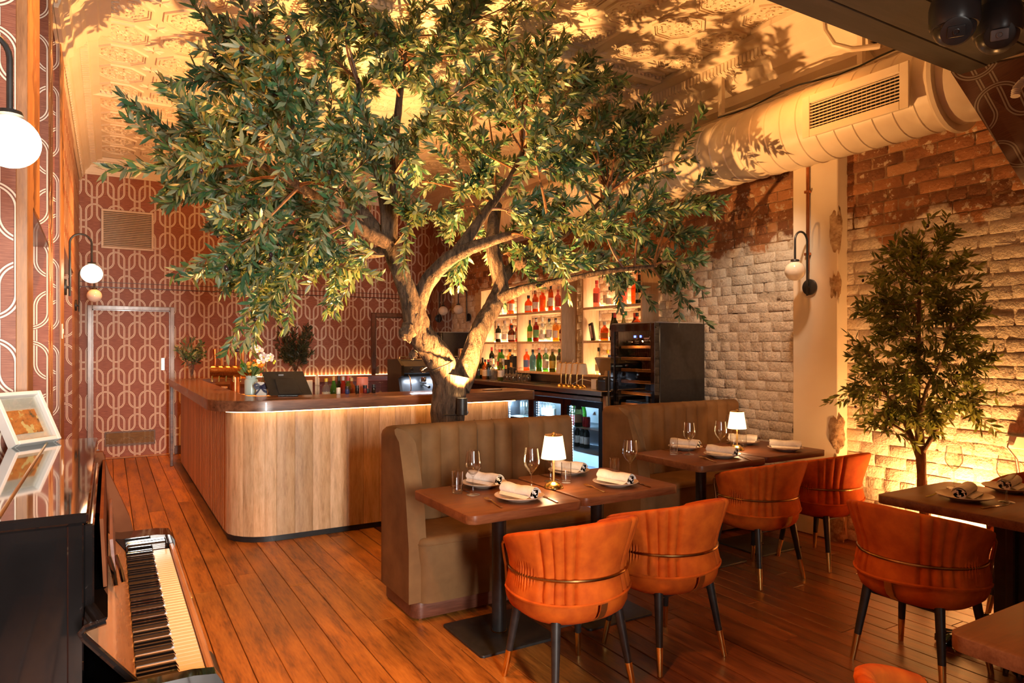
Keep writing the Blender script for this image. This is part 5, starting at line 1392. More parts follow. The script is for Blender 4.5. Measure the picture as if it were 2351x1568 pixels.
def bglass(c):
    dn = {'clear': .05, 'dark': .35, 'golden': .18}.get(c, .25)
    return glass('bottle_'+c.replace(' ', '_'), BG[c], 1.1, 1.5, .03, dn)
CAPC = {'black': (.02, .02, .02), 'red': (.55, .04, .03), 'silver': (.6, .58, .55), 'gold': (.65, .42, .12), 'green': (.04, .25, .08), 'white': (.75, .7, .62), 'blue': (.04, .10, .40), 'yellow': (.8, .6, .05), 'wooden': (.4, .22, .1)}
LABC = {'white': (.78, .72, .62), 'cream': (.74, .62, .42), 'black': (.03, .03, .03), 'red': (.55, .06, .04), 'orange': (.75, .30, .06), 'blue': (.10, .22, .45), 'green': (.12, .35, .12), 'yellow': (.75, .6, .12), 'none': None}
_bm = {}
def bottle(shape, glassc, capc, labc, p, label, sc=1.0, rz=0., group=None):
    t = thing('bottle', label, 'bottle', p, rz, group or 'bottles on the back bar'); t.scale = (sc, sc, sc)
    k = shape
    if k not in _bm:
        nr, a, b = NECK[k]; lr, la, lb = LABZ[k]
        _bm[k] = (MB().lathe(SHAPES[k], 18), MB().lathe([(.001, a-.002), (nr, a-.002), (nr+.0005, b-.002), (nr-.001, b), (.001, b)], 14), MB().lathe([(lr, la), (lr, lb)], 18, caps=False))
    g_, c_, l_ = _bm[k]
    def me(tag_, mb, m):
        key = (k, tag_, m.name)
        if key not in _bm: _bm[key] = mesh_from(tag_, mb, m)
        return _bm[key]
    link('body', me('bottle_body', g_, bglass(glassc)), t)
    link('cap', me('bottle_cap', c_, mat('cap_'+capc, CAPC[capc], None, .35, 0., 12)), t)
    if labc != 'none': link('paper_label', me('bottle_label', l_, mat('label_'+labc, LABC[labc], tuple(c*.7+.06 for c in LABC[labc]), .6, 0., 40, detail=1)), t)
    return t
W, SL, RS, SS, SQ, SN = 'tall wine bottle', 'sloping shouldered bottle', 'round shouldered bottle', 'straight sided bottle', 'squat bottle', 'slender bottle'
ORD = ['first', 'second', 'third', 'fourth', 'fifth', 'sixth', 'seventh', 'eighth', 'ninth', 'tenth', 'eleventh', 'twelfth', 'thirteenth']
def row(lst, y_far, y_near, z, where, x=4.83, jx=.03):
    """lst is ordered from the far (left) end of the shelf"""
    n = len(lst)
    for i, (sh, g, c, l) in enumerate(lst):
        y = y_far+(y_near-y_far)*(i+.5)/n
        xx = x+(jx if i % 2 else -jx*.6)
        lab = '%s %s, %s cap, %s from left, %s' % (g, sh, c, ORD[i], where)
        bottle(sh, g, c, l, (xx, y, z+.001), lab, 1.0+.05*math.sin(i*2.3+z*7), i*1.3)
row([(RS, 'clear', 'white', 'white'), (SN, 'amber', 'black', 'cream'), (SS, 'orange', 'gold', 'white'), (RS, 'amber', 'wooden', 'none')], 8.55, 7.92, SZ[2], 'far bay top shelf')
row([(RS, 'dark', 'silver', 'white'), (SS, 'clear', 'black', 'none'), (SL, 'clear', 'silver', 'white'), (SN, 'orange', 'white', 'white'), (SQ, 'brown', 'black', 'cream'), (RS, 'red', 'black', 'blue'), (SS, 'red', 'red', 'white')], 8.58, 7.92, SZ[1], 'far bay middle shelf')
row([(W, 'dark', 'red', 'cream'), (SL, 'green', 'red', 'red'), (RS, 'green', 'black', 'black'), (RS, 'golden', 'black', 'yellow'), (SQ, 'brown', 'black', 'white'), (SN, 'golden', 'black', 'yellow')], 8.80, 7.92, SZ[0], 'far bay bottom shelf')
row([(SQ, 'amber', 'black', 'white'), (SL, 'amber', 'black', 'cream'), (RS, 'amber', 'wooden', 'white'), (SS, 'orange', 'orange' if False else 'gold', 'cream'), (SS, 'orange', 'gold', 'none'), (RS, 'clear', 'black', 'white'), (SN, 'amber', 'black', 'white'), (RS, 'red', 'red', 'white'), (SS, 'clear', 'silver', 'red'), (SN, 'amber', 'silver', 'none')], 7.76, 6.87, SZ[2], 'near bay top shelf')
row([(W, 'green', 'black', 'yellow'), (W, 'green', 'black', 'red'), (SS, 'red', 'silver', 'green'), (SN, 'clear', 'white', 'white'), (SQ, 'clear', 'silver', 'white'), (SL, 'clear', 'green', 'green'), (SS, 'clear', 'black', 'white'), (RS, 'golden', 'black', 'cream'), (RS, 'golden', 'white', 'white'), (RS, 'golden', 'black', 'none'), (SQ, 'brown', 'wooden', 'white')], 7.72, 6.87, SZ[1], 'near bay middle shelf')
row([(RS, 'orange', 'white', 'blue'), (SS, 'pink', 'white', 'none'), (RS, 'teal', 'black', 'none'), (SS, 'red', 'red', 'white'), (SL, 'green', 'white', 'none'), (SS, 'green', 'silver', 'white'), (RS, 'clear', 'silver', 'white'), (SL, 'blue', 'black', 'white'), (RS, 'olive green', 'wooden', 'yellow'), (W, 'dark', 'black', 'none'), (SS, 'clear', 'green', 'white'), (SQ, 'brown', 'black', 'white')], 7.80, 6.87, SZ[0], 'near bay bottom shelf')
row([(SS, 'pink', 'red', 'red'), (RS, 'clear', 'white', 'white'), (SQ, 'clear', 'black', 'white'), (RS, 'golden', 'black', 'none'), (SS, 'pink', 'gold', 'none'), (RS, 'orange', 'wooden', 'none'), (SL, 'dark', 'black', 'cream')], 6.30, 5.45, SZ[2], 'top shelf behind wine fridge')
row([(SQ, 'amber', 'silver', 'orange'), (SL, 'dark', 'black', 'white'), (W, 'dark', 'red', 'cream'), (SL, 'olive green', 'green', 'none'), (SL, 'clear', 'green', 'white'), (W, 'brown', 'red', 'none'), (SS, 'orange', 'black', 'none')], 6.14, 5.50, SZ[1], 'middle shelf behind wine fridge')
row([(SL, 'clear', 'black', 'white'), (SL, 'clear', 'yellow', 'none'), (SQ, 'clear', 'blue', 'white'), (SS, 'clear', 'silver', 'none')], 6.25, 5.85, SZ[0], 'bottom shelf behind wine fridge')
# row standing on the steel counter
ZB_ = 1.056
for (px, sh, g, c, l, lab, X_) in [
    (1099, SL, 'olive green', 'gold', 'black', 'olive green glass bottle with gold capsule leftmost on the steel counter', 4.62),
    (1108, W, 'dark', 'black', 'cream', 'dark wine bottle with cream label beside the gold capped bottle on the steel counter', 4.66),
    (1114, RS, 'orange', 'black', 'cream', 'orange liqueur bottle standing low among the dark bottles on the steel counter', 4.56),
    (1121, RS, 'dark', 'red', 'blue', 'dark bottle with red cap beside the orange liqueur on the steel counter', 4.60),
    (1127, SS, 'clear', 'white', 'white', 'clear white capped bottle standing at the back of the steel counter', 4.68),
    (1132, SQ, 'clear', 'silver', 'none', 'squat clear bottle at the front of the steel counter', 4.48),
    (1139, SS, 'clear', 'white', 'none', 'tall clear white capped bottle beside the white labelled wine on the steel counter', 4.66),
    (1149, W, 'olive green', 'gold', 'white', 'green wine bottle with white label nearest the black menu boards', 4.52),
    (1155, SS, 'clear', 'white', 'cream', 'clear bottle half hidden behind the wine next to the menu boards', 4.70)]:
    q = at(px, 860, X=X_); bottle(sh, g, c, l, (X_, q.y, ZB_), lab)
# black boxes, inverted glasses, tray
q = at(1178, 860, X=4.72)
bx_ = thing('gift_box', 'tall black bottle gift boxes standing behind the upturned glasses', 'box', (4.74, q.y, ZB_))
obj('box', MB().box(-.05, .05, -.05, .05, 0, .33, .003), BLACKP, bx_); obj('band', MB().box(-.0508, -.05, -.03, .03, .18, .24), GOLD, bx_)
bx2 = dup(bx_, (4.75, q.y+.16, ZB_), 0, 'shorter black bottle box left of the upturned glasses', (1, 1, .85))
mt = thing('bar_mat', 'black rubber bar mat under the upturned wine glasses', 'mat', (4.55, at(1205, 870, X=4.55).y, ZB_)); obj('mat', MB().rblock(-.12, .12, -.42, .42, 0, .008, .02, .002), BLACKP, mt)
k = 0
for px, X_ in ((1163, 4.50), (1170, 4.60), (1178, 4.50), (1185, 4.60), (1192, 4.50), (1198, 4.60), (1206, 4.50), (1213, 4.60)):
    q = at(px, 870, X=X_); g_ = wine_glass((X_, q.y, ZB_+.008+.225*.8), 'upturned wine glass drying on the black bar mat, %s from the tree trunk' % ORD[k], .8); g_.rotation_euler = (PI, 0, 0); g_['group'] = 'upturned glasses on the bar mat'; k += 1
# five spare table lamps
for k, px in enumerate((1288, 1299, 1310, 1324, 1337)):
    q = at(px, 880, X=4.46); lamp((4.46, q.y, ZB_), 'unlit brass table lamp on the steel counter, %s from the upturned glasses' % ORD[k], False, .95)
ld = thing('charging_lead', 'white charging lead trailing between the spare table lamps', 'cable', (4.6, at(1312, 860, X=4.6).y, ZB_))
obj('cord', MB().tube([(.1, .10, .30), (.08, .12, .22), (.02, .06, .12), (-.04, .0, .03), (-.10, -.1, .01), (-.02, -.22, .09), (.03, -.34, .07), (.05, -.36, .0)], .005, 6), WHITEP, ld)
# till, card printer, paper stack
ti = thing('till_screen', 'light grey tilted till screen on a stand beside the wine fridge', 'till', (4.62, 5.78, ZB_), .2)
obj('screen', MB().box(-.012, .012, -.15, .15, -.11, .11, .004).xf(Matrix.Translation((0, 0, .24)) @ Matrix.Rotation(-.5, 4, 'Y')), mat('grey_beige_plastic', (.45, .36, .27), None, .4), ti)
obj('stand', MB().prism([(-.05, 0), (.09, 0), (.05, .22), (.02, .22)], -.06, .06, 'y'), _mc['grey_beige_plastic'], ti)
prn = thing('receipt_printer', 'black receipt printer on the steel counter in front of the wine fridge', 'printer', (4.50, 5.66, ZB_))
obj('case', MB().rblock(-.07, .07, -.08, .08, 0, .14, .02, .02), BLACKP, prn); obj('slot', MB().box(-.0715, -.069, -.05, .05, .09, .10), CHROME, prn); obj('label', MB().box(-.0712, -.070, -.06, -.03, .115, .125), WHITEP, prn)
pst = thing('paper_stack', 'stack of white cards beside the receipt printer on the counter', 'paper', (4.53, 5.86, ZB_))
for k in range(8): obj('card', MB().box(-.05, .05, -.045, .045, k*.013, k*.013+.012), PAPER, pst, rz=.03*math.sin(k*2))
# leaning board on the middle shelf
lb = thing('leaning_tablet', 'dark narrow frame leaning in the left corner of the shelf behind the wine fridge', 'frame', (4.80, 6.28, SZ[1]))
obj('frame', MB().box(-.012, .012, -.035, .035, 0, .21, .003).xf(Matrix.Rotation(-.28, 4, 'X')), DARKST, lb); obj('strip', MB().box(-.0135, -.012, -.02, .02, .03, .18).xf(Matrix.Rotation(-.28, 4, 'X')), CHROME, lb)
# bottles and cans in the cold fridge
fx = 4.60
kk = 0
for (px, z, sh, g, c, l) in [(1316, .62, SL, 'green', 'silver', 'none'), (1328, .62, SL, 'dark', 'white', 'white'), (1340, .62, SL, 'green', 'green', 'none'), (1326, .366, W, 'dark', 'blue', 'white'), (1338, .366, W, 'dark', 'blue', 'white'), (1347, .366, W, 'dark', 'blue', 'white'),
    (1200, .62, SS, 'clear', 'white', 'none'), (1207, .62, SS, 'clear', 'white', 'none'), (1214, .62, SS, 'clear', 'white', 'none'), (1248, .62, SS, 'clear', 'silver', 'white'), (1255, .62, SS, 'clear', 'silver', 'white'), (1262, .62, SS, 'clear', 'silver', 'white'), (1270, .62, SS, 'clear', 'silver', 'white')]:
    z = z+.01; q = at(px, 1000, X=fx)
    bottle(sh, g, c, l, (fx if px != 1328 else 4.46, q.y if px != 1328 else at(1328, 1000, X=4.46).y, z), '%s bottle, %s cap, chilling in the blue glowing fridge, %s from bar end' % (g, c, ['first', 'second', 'third', 'fourth', 'fifth', 'sixth', 'seventh', 'eighth', 'ninth', 'tenth', 'eleventh', 'twelfth', 'thirteenth'][[1200, 1207, 1214, 1248, 1255, 1262, 1270, 1316, 1326, 1328, 1338, 1340, 1347].index(px)]), 1.2 if px == 1328 else .9, 0, 'bottles in the cold fridge')
for px in (1311, 1319, 1343, 1349):
    q = at(px, 1000, X=4.5); c_ = thing('drink_can', 'red drink can in the blue glowing fridge, %s from the bar end' % {1311:'first',1319:'second',1343:'third',1349:'fourth'}[px], 'can', (4.5, q.y, .63), 0, 'red cans in the cold fridge')
    obj('can', MB().lathe([(.001, 0), (.024, 0), (.030, .008), (.030, .10), (.024, .112), (.001, .112)], 16), mat('red_can', (.55, .03, .05), (.4, .02, .03), .3, .5, 10), c_); obj('lid', MB().lathe([(.001, .1125), (.023, .1125), (.024, .115)], 16), CHROME, c_)

# ================================================================== ON THE BAR
ZS = 1.101
def sprig_vase(loc, label, R_, zc, n, ll, lw, h, seed, tall=1.0, leafm=LEAF, nobj=40, per=14):
    t = thing('leafy_vase', label, 'plant', loc)
    obj('vase', MB().lathe([(.001, 0), (.030, 0), (.033, .006), (.020, .05), (.024, .10), (.036, .16), (.0345, .16), (.022, .10), (.017, .05), (.028, .01), (.001, .008)], 20, caps=False), CLEAR, t)
    r = np.random.default_rng(seed); LP, LD = [], []; st = MB()
    for k in range(n):
        a = r.uniform(0, 2*PI); rr = R_*math.sqrt(r.random()); top = Vector((rr*math.cos(a), min(rr*math.sin(a), .07), zc+tall*R_*r.uniform(-.9, 1.0)*(1-(rr/R_)**2*.6)))
        b = Vector((0, 0, .03)); m_ = Vector((top.x*.2, top.y*.2, .17))
        pts = [b, m_, m_.lerp(top, .6), top]; st.tube(pts, [.0022, .002, .0016, .001], 4)
        for q in range(per):
            u = r.uniform(.25, 1); p = m_.lerp(top, u); d = (top-m_).normalized()*.8+Vector(r.normal(size=3)*.6); p = Vector((p.x, min(p.y, .09), p.z)); LP.append(p); LD.append(d if p.y < .03 else Vector((d.x, -abs(d.y), d.z)))
    obj('stems', st, TWIG, t, kind='stuff')
    LP = np.array(LP); LD = np.array(LD); L = ll*r.uniform(.7, 1.2, len(LP)); W_ = lw*r.uniform(.8, 1.2, len(LP))
    V, F, rn = leaf_arrays(LP, LD, L, W_, seed); o = link('foliage', np_mesh('foliage', V, F, leafm, rn), t); o['kind'] = 'stuff'
    om = mesh_from('olive', MB().sphere((0, 0, 0), .010, 8, 6, (1, 1, 1.4)), OLIVEB)
    for k in range(9): link('olive', om, t, LP[k*7]*1.02)
    return t
p = at(440, 872, Z=ZS); sprig_vase((p.x, p.y, ZS), 'bunch of olive sprigs in a clear bud vase on the left arm of the bar', .17, .36, 26, .075, .020, .4, 3)
p = at(678, 850, Y=10.45); sprig_vase((p.x, 10.45, 1.062), 'dense dark leafy shrub in a vase on the back ledge behind the till screen', .27, .50, 60, .085, .020, .6, 4, 1.45, leaf_material('dark_shrub_leaf', (.018, .028, .012), (.035, .05, .02), (.06, .07, .04)), 40, 22)
# bouquet jar
p = at(577, 906, Z=ZS)
bq = thing('flower_jar', 'orange rose bouquet in a pale blue green glass jar on the bar corner', 'flowers', (p.x, p.y, ZS))
obj('jar', MB().lathe([(.001, 0), (.050, 0), (.055, .006), (.055, .118), (.048, .132), (.044, .136), (.046, .142), (.046, .160), (.042, .160), (.040, .142), (.001, .14)], 28), mat('pale_aqua_jar', (.52, .66, .60), (.46, .60, .54), .25, scale=4), bq)
def rose(mb, c, r, seed):
    rq = random.Random(seed)
    for lay, (n, rr, tilt) in enumerate(((3, .35, .2), (5, .65, .55), (6, 1.0, .95))):
        for k in range(n):
            a = 2*PI*k/n+lay*.5; d = Vector((math.cos(a), math.sin(a), 0)); s_ = Vector((-math.sin(a), math.cos(a), 0))
            b = Vector(c); P = []
            for (u, w_, z) in ((0, .25, -.5), (.55*rr, .6, -.1), (.85*rr, .55, .45), (1.0*rr, .25, .75-tilt*.25)):
                P.append([b+d*(r*u)+s_*(r*w_*q*.8)+Vector((0, 0, r*(z-.15*abs(q)))) for q in (-1, 0, 1)])
            mb.rings(P, False, False, False)
    return mb
ORF = mat('orange_petal', (.88, .36, .05), (.80, .24, .03), .6, scale=25); YEF = mat('yellow_petal', (.90, .58, .06), (.85, .45, .05), .6, scale=25); WHF = mat('white_petal', (.86, .80, .78), (.80, .68, .66), .6, scale=30)
for (dx, dz, r) in ((-.030, .262, .034), (.050, .250, .040), (.01, .285, .026)):
    obj('rose', rose(MB(), (dx*.86+.02, -dx*.5-.03, dz), r, int(dx*900)), ORF, bq)
for k in range(9):
    q = random.Random(k); a = q.uniform(-.055, .05); z = q.uniform(.19, .27)
    f_ = MB().lathe([(.002, .0), (.011, .004), (.012, .007), (.004, .005)], 12).xf(Matrix.Translation((a*.86, -a*.5-.055, z)) @ Matrix.Rotation(1.2, 4, 'X')); d_ = obj('daisy', f_, YEF, bq)
    obj('daisy_centre', MB().sphere((a*.86, -a*.5-.061, z+.002), .004, 8, 6), mat('dark_orange_centre', (.35, .10, .02), None, .8), d_)
gb = MB(); 
for k in range(60):
    a = random.uniform(0, 2*PI); b = math.acos(random.uniform(-1, 1)); d = Vector((math.sin(b)*math.cos(a), math.sin(b)*math.sin(a), math.cos(b)))
    c = Vector((-.062, .01, .245)); gb.tube([c, c+d*.032], [.004, .002], 4)
obj('green_pompon', gb, mat('bright_green_pompon', (.06, .20, .02), (.10, .28, .03), .8, scale=40), bq)
rq = np.random.default_rng(12); LP = rq.normal(size=(70, 3))*np.array([.03, .03, .03])+np.array([0, -.01, .19]); LD = LP-np.array([0, 0, .12])
V, F, rn = leaf_arrays(LP, LD, np.full(70, .07), np.full(70, .022), 9); fo_ = link('foliage', np_mesh('foliage', V, F, leaf_material('fresh_green_leaf', (.03, .11, .015), (.09, .22, .03), (.16, .25, .08)), rn), bq); fo_['kind'] = 'stuff'
# orchid
p = at(596, 908, Z=ZS)
oc = thing('orchid_pot', 'white orchid in a white square pot with navy ribbon bow', 'flowers', (p.x+.02, p.y, ZS), -.35)
obj('pot', MB().rings([[(x, y, z) for x, y in rrect(-w_, w_, -w_, w_, .008, 3)] for w_, z in ((.040, 0), (.047, .112), (.043, .112), (.042, .09))]), WHITEP, oc)
RIB = mat('navy_ribbon', (.012, .016, .05), (.02, .025, .07), .5, scale=40)
rb = MB()
def ribbon(pts, w_, mb=rb):
    mb.rings([[Vector(q)+Vector((0, 0, -w_)), Vector(q)+Vector((0, 0, w_)), Vector(q)+Vector((0, -.002, w_)), Vector(q)+Vector((0, -.002, -w_))] for q in pts])
ribbon([(0, -.052, .075), (-.03, -.06, .10), (-.055, -.06, .085), (-.04, -.058, .06), (0, -.054, .072)], .010); ribbon([(0, -.052, .075), (.035, -.06, .095), (.06, -.06, .08), (.04, -.058, .062), (0, -.054, .072)], .010)
ribbon([(0, -.054, .07), (-.02, -.056, .04), (-.045, -.056, .012)], .011); ribbon([(0, -.054, .07), (.02, -.056, .045), (.05, -.056, .028)], .011)
rb.sphere((0, -.058, .073), .012, 10, 8); obj('ribbon_bow', rb, RIB, oc)
obj('ribbon_strap', MB().box(-.046, .046, -.050, -.046, .062, .082), RIB, oc)
stm = MB(); stems = [[(0, 0, .10), (.01, .0, .2), (.015, -.01, .30), (-.005, -.02, .385), (-.06, -.02, .415)], [(.01, 0, .10), (.03, 0, .2), (.035, -.01, .28), (.05, -.02, .33), (.09, -.02, .31)]]
for s_ in stems: stm.tube(s_, .003, 6)
obj('stem', stm, mat('orchid_stem', (.08, .12, .025), None, .5), oc)
def orchid(c, r):
    mb = MB()
    for a, w_, l in ((90, .6, 1.), (210, .5, .9), (330, .5, .9), (15, .95, 1.), (165, .95, 1.)):
        a = math.radians(a); d = Vector((math.cos(a), -.15, math.sin(a))); s_ = Vector((-math.sin(a), 0, math.cos(a)))
        mb.rings([[Vector(c)+d*(r*u*l)+s_*(r*w_*ww*q)+Vector((0, -.004*(1-abs(q))-.006*u, 0)) for q in (-1, 0, 1)] for u, ww in ((.05, .15), (.4, .5), (.75, .55), (1., .15))], False, False, False)
    return mb
for k, (x, z, r) in enumerate([(-.06, .40, .030), (-.015, .375, .036), (.02, .325, .036), (.0, .285, .036), (.065, .30, .034), (.075, .325, .03), (-.03, .40, .026)]):
    f_ = obj('blossom', orchid((x, -.03-.004*k, z), r), WHF, oc); obj('blossom_lip', MB().sphere((x, -.042-.004*k, z-.004), .007, 8, 6), YEF, f_)
for (x, z) in ((-.085, .405), (-.10, .395), (.105, .285), (.095, .27)): obj('bud', MB().sphere((x, -.02, z), .009, 10, 7, (1, 1, 1.2)), mat('lime_bud', (.45, .50, .05), None, .5), oc)
lfm = MB()
for (dx, dz, ln) in ((.12, .03, 1), (.10, -.01, 1), (-.07, .03, .7), (.07, .05, .6)):
    lfm.rings([[(dx*u*ln*1.2, -w_*.8-.01, .115+dz*2*u-(.09*u*u)), (dx*u*ln*1.2, w_*.8-.01, .115+dz*2*u-(.09*u*u))] for u, w_ in ((0, .008), (.3, .018), (.7, .020), (1, .004))], False, False, False)
obj('strap_leaf', lfm, mat('orchid_leaf', (.10, .20, .02), (.16, .28, .04), .35, scale=6), oc)
# black canister and the till monitor seen from behind
p = at(634, 904, Z=ZS); cn = thing('black_canister', 'low round black speaker canister on the bar beside the orchid', 'speaker', (p.x, p.y+.03, ZS))
obj('drum', MB().lathe([(.001, 0), (.060, 0), (.063, .004), (.063, .070), (.058, .076), (.001, .076)], 28), BLACKP, cn); obj('handle', MB().tube([(-.05, 0, .07), (-.035, 0, .105), (0, 0, .118), (.035, 0, .105), (.05, 0, .07)], .003, 6), BLACKP, cn); obj('purple_tag', MB().box(-.068, -.060, -.02, -.012, .015, .06), mat('purple_tag', (.16, .03, .38), None, .5), cn)
p = at(648, 900, Y=5.80); mo = thing('till_monitor', 'black till monitor seen from behind, leaning back on the bar top', 'monitor', (p.x+.02, 5.72, ZS), -.15)
obj('screen_back', MB().rings([[(-.13, .0, .01), (.20, .0, .01), (.20, .012, .012), (-.13, .012, .012)], [(-.19, .13, .20), (.135, .13, .20), (.135, .145, .20), (-.19, .145, .20)]]), BLACKP, mo)
obj('screen_hub', MB().rings([[(-.06, -.004, .02), (.12, -.004, .02), (.12, .02, .03), (-.06, .02, .03)], [(-.09, .075, .14), (.06, .075, .14), (.06, .09, .14), (-.09, .09, .14)]]), BLACKP, mo)
obj('emblem', MB().box(-.06, -.02, .102, .106, .165, .180), DARKST, mo); obj('foot', MB().box(-.07, .09, .02, .18, 0, .012, .004), BLACKP, mo)
# beer tap tower
p = at(540, 865, Y=7.0); bt_ = thing('beer_tap_tower', 'copper horizontal beer tap tower with round glass end behind the bar corner', 'beer tap', (p.x, 7.0, .86))
cz = 1.165-.86+.07
obj('column', MB().lathe([(.06, 0), (.06, .01), (.045, .02), (.045, cz)], 20), COPPER, bt_)
obj('drum', MB().tube([(-.19, .10, cz+.03), (.16, -.09, cz+.03)], .062, 24), mat('amber_hammered_drum', (.40, .19, .06), (.28, .12, .03), .3, 1., scale=60, bump=.3), bt_)
obj('end_lens', MB().sphere((.165, -.095, cz+.03), .052, 18, 12, (.6, .6, 1)), mat('pearl_end', (.78, .74, .70), None, .2), bt_)
for k in range(6):
    u = -.17+.058*k; px_ = u; py_ = .09-.54*(u+.17)
    obj('tap_handle', MB().tube([(px_, py_, cz+.08), (px_, py_, cz+.14), (px_-.005, py_-.01, cz+.25)], [.008, .012, .016], 10), [COPPER, mat('amber_tap_glass', (.6, .2, .05), None, .2), mat('red_tap', (.45, .08, .04), None, .3)][k % 3], bt_)
    obj('spout', MB().tube([(px_, py_, cz), (px_-.03, py_-.05, cz-.01), (px_-.035, py_-.06, cz-.06)], .008, 8), CHROME, bt_)
obj('drip_tray', MB().box(-.22, .2, -.16, .02, 0, .02, .004), STEEL, bt_)
for k, (px, py) in enumerate(((495, 880), (507, 884), (515, 880))):
    q = at(px, py, Y=7.6); jr = thing('glass_jar', 'small clear glass jar with wooden lid beside the beer taps, %s from the bud vase' % ORD[k], 'jar', (q.x, 7.6, 1.0), 0, 'small jars by the beer taps')
    obj('jar', MB().lathe([(.001, 0), (.032, 0), (.034, .004), (.034, .07), (.028, .08), (.026, .08), (.031, .07), (.031, .006), (.001, .005)], 18, caps=False), CLEAR, jr); obj('lid', MB().lathe([(.001, .08), (.031, .08), (.031, .095), (.001, .096)], 16), SHELFW, jr)
obj_box = thing('tap_ledge', 'low timber ledge carrying the jars beside the beer taps', 'ledge', (1.35, 7.5, .86)); obj('board', MB().box(-.33, .1, -.15, .35, .10, .139, .003), SHELFW, obj_box); obj('legs', MB().box(-.31, -.29, -.13, .33, 0, .10).box(.06, .08, -.13, .33, 0, .10), SHELFW, obj_box)
# things standing along the inner bench (seen over the slab)
ZI = .98
rl = thing('glass_rail', 'steel rail shelf behind the bar slab holding bar tools', 'shelf', (0, 0, 0)); obj('rail_top', MB().box(1.2, 3.2, 5.98, 6.35, ZI-.02, ZI, .003), STEEL, rl); obj('rail_posts', MB().box(1.22, 1.25, 6.1, 6.14, .86, ZI-.02).box(3.15, 3.18, 6.1, 6.14, .86, ZI-.02), STEEL, rl)
def bx(px, name, label, cat, mb_m, Y_=6.15, group=None):
    q = at(px, 890, Y=Y_); t = thing(name, label, cat, (q.x, Y_, ZI+.001), 0, group)
    for nm, m_, mt_ in mb_m: obj(nm, m_, mt_, t)
    return t
bx(703, 'menu_board', 'pale timber menu board with frosted front behind the bar slab', 'board', [('board', MB().box(-.055, .055, -.01, .01, 0, .23, .003), SHELFW), ('sheet', MB().box(-.045, .045, -.013, -.01, .01, .22), mat('frosted_sheet', (.55, .42, .28), None, .5))])
bx(729, 'straw_holder', 'holder full of pale wooden stirrers behind the bar slab', 'holder', [('cup', MB().lathe([(.001, 0), (.028, 0), (.032, .10), (.03, .10), (.027, .005)], 16, caps=False), COPPER)]+[('stirrer', MB().box(-.004+a, .004+a, -.004+b, .004+b, .02, .26+c), SHELFW) for a, b, c in ((-.018, 0, .0), (-.008, .008, .012), (.003, -.006, .005), (.014, .004, -.01), (.0, .0, .02))])
for (px, sh, g, c, l, lab) in [(749, RS, 'clear', 'yellow', 'cream', 'small sauce bottle with yellow cap behind the bar slab'), (766, SL, 'green', 'gold', 'white', 'green bottle with gold cap among the bar tools behind the slab'), (783, W, 'dark', 'black', 'none', 'dark bottle without label behind the bar slab'), (788, SL, 'red', 'silver', 'black', 'red bottle with silver capsule behind the bar slab'), (799, W, 'olive green', 'red', 'black', 'olive green bottle with red capsule behind the bar slab'), (807, RS, 'amber', 'gold', 'none', 'amber bottle with gold cap beside the pink cylinder')]:
    q = at(px, 890, Y=6.2); bottle(sh, g, c, l, (q.x, 6.2 if px != 783 else 6.27, ZI+.001), lab, .86, 0, 'bottles on the bar bench')
bx(832, 'pink_cylinder', 'plain coral pink cylinder container standing on the bar bench', 'container', [('drum', MB().lathe([(.001, 0), (.052, 0), (.052, .245), (.048, .25), (.001, .25)], 28), mat('coral_pink', (.75, .24, .16), (.70, .21, .14), .55, scale=6))], 6.05)
for k, px in enumerate((731, 757, 846, 858, 873)):
    q = at(px, 890, Y=6.05 if px < 840 else 6.25); g_ = wine_glass((q.x, 6.05 if px < 840 else 6.25, ZI+.19), 'upturned stemmed glass on the bar bench, %s from the till monitor' % ORD[k], .84); g_.rotation_euler = (PI, 0, 0); g_['group'] = 'upturned glasses on the bar bench'
def small_pot(px, c, h, lab):
    q = at(px, 903, Y=5.80); t = thing('small_bottle', lab, 'bottle', (q.x, 5.80, ZS), 0, 'small bottles on the bar slab')
    obj('body', MB().lathe([(.001, 0), (.017, 0), (.018, .002), (.018, h*.6), (.0165, h*.62), (.001, h*.63)], 18), c, t); obj('cap', MB().lathe([(.001, h*.62), (.018, h*.62), (.0185, h*.65), (.0185, h), (.001, h)], 18), WHITEP if 'white' in lab else BLACKP, t)
small_pot(777, WHITEP, .055, 'small white capped tub on the bar slab'); small_pot(797, mat('navy_print', (.03, .05, .16), None, .4), .065, 'small navy bottle on the bar slab'); small_pot(820, BLACKG, .07, 'small black bottle left of the pink cylinder'); small_pot(838, mat('dark_red_glass', (.20, .02, .02), None, .25), .07, 'small dark red bottle in front of the pink cylinder')
small_pot(844, BLACKP, .04, 'low black pot right of the dark red bottle'); small_pot(858, BLACKG, .075, 'small black bottle with gold lettering band nearest the coffee machine')
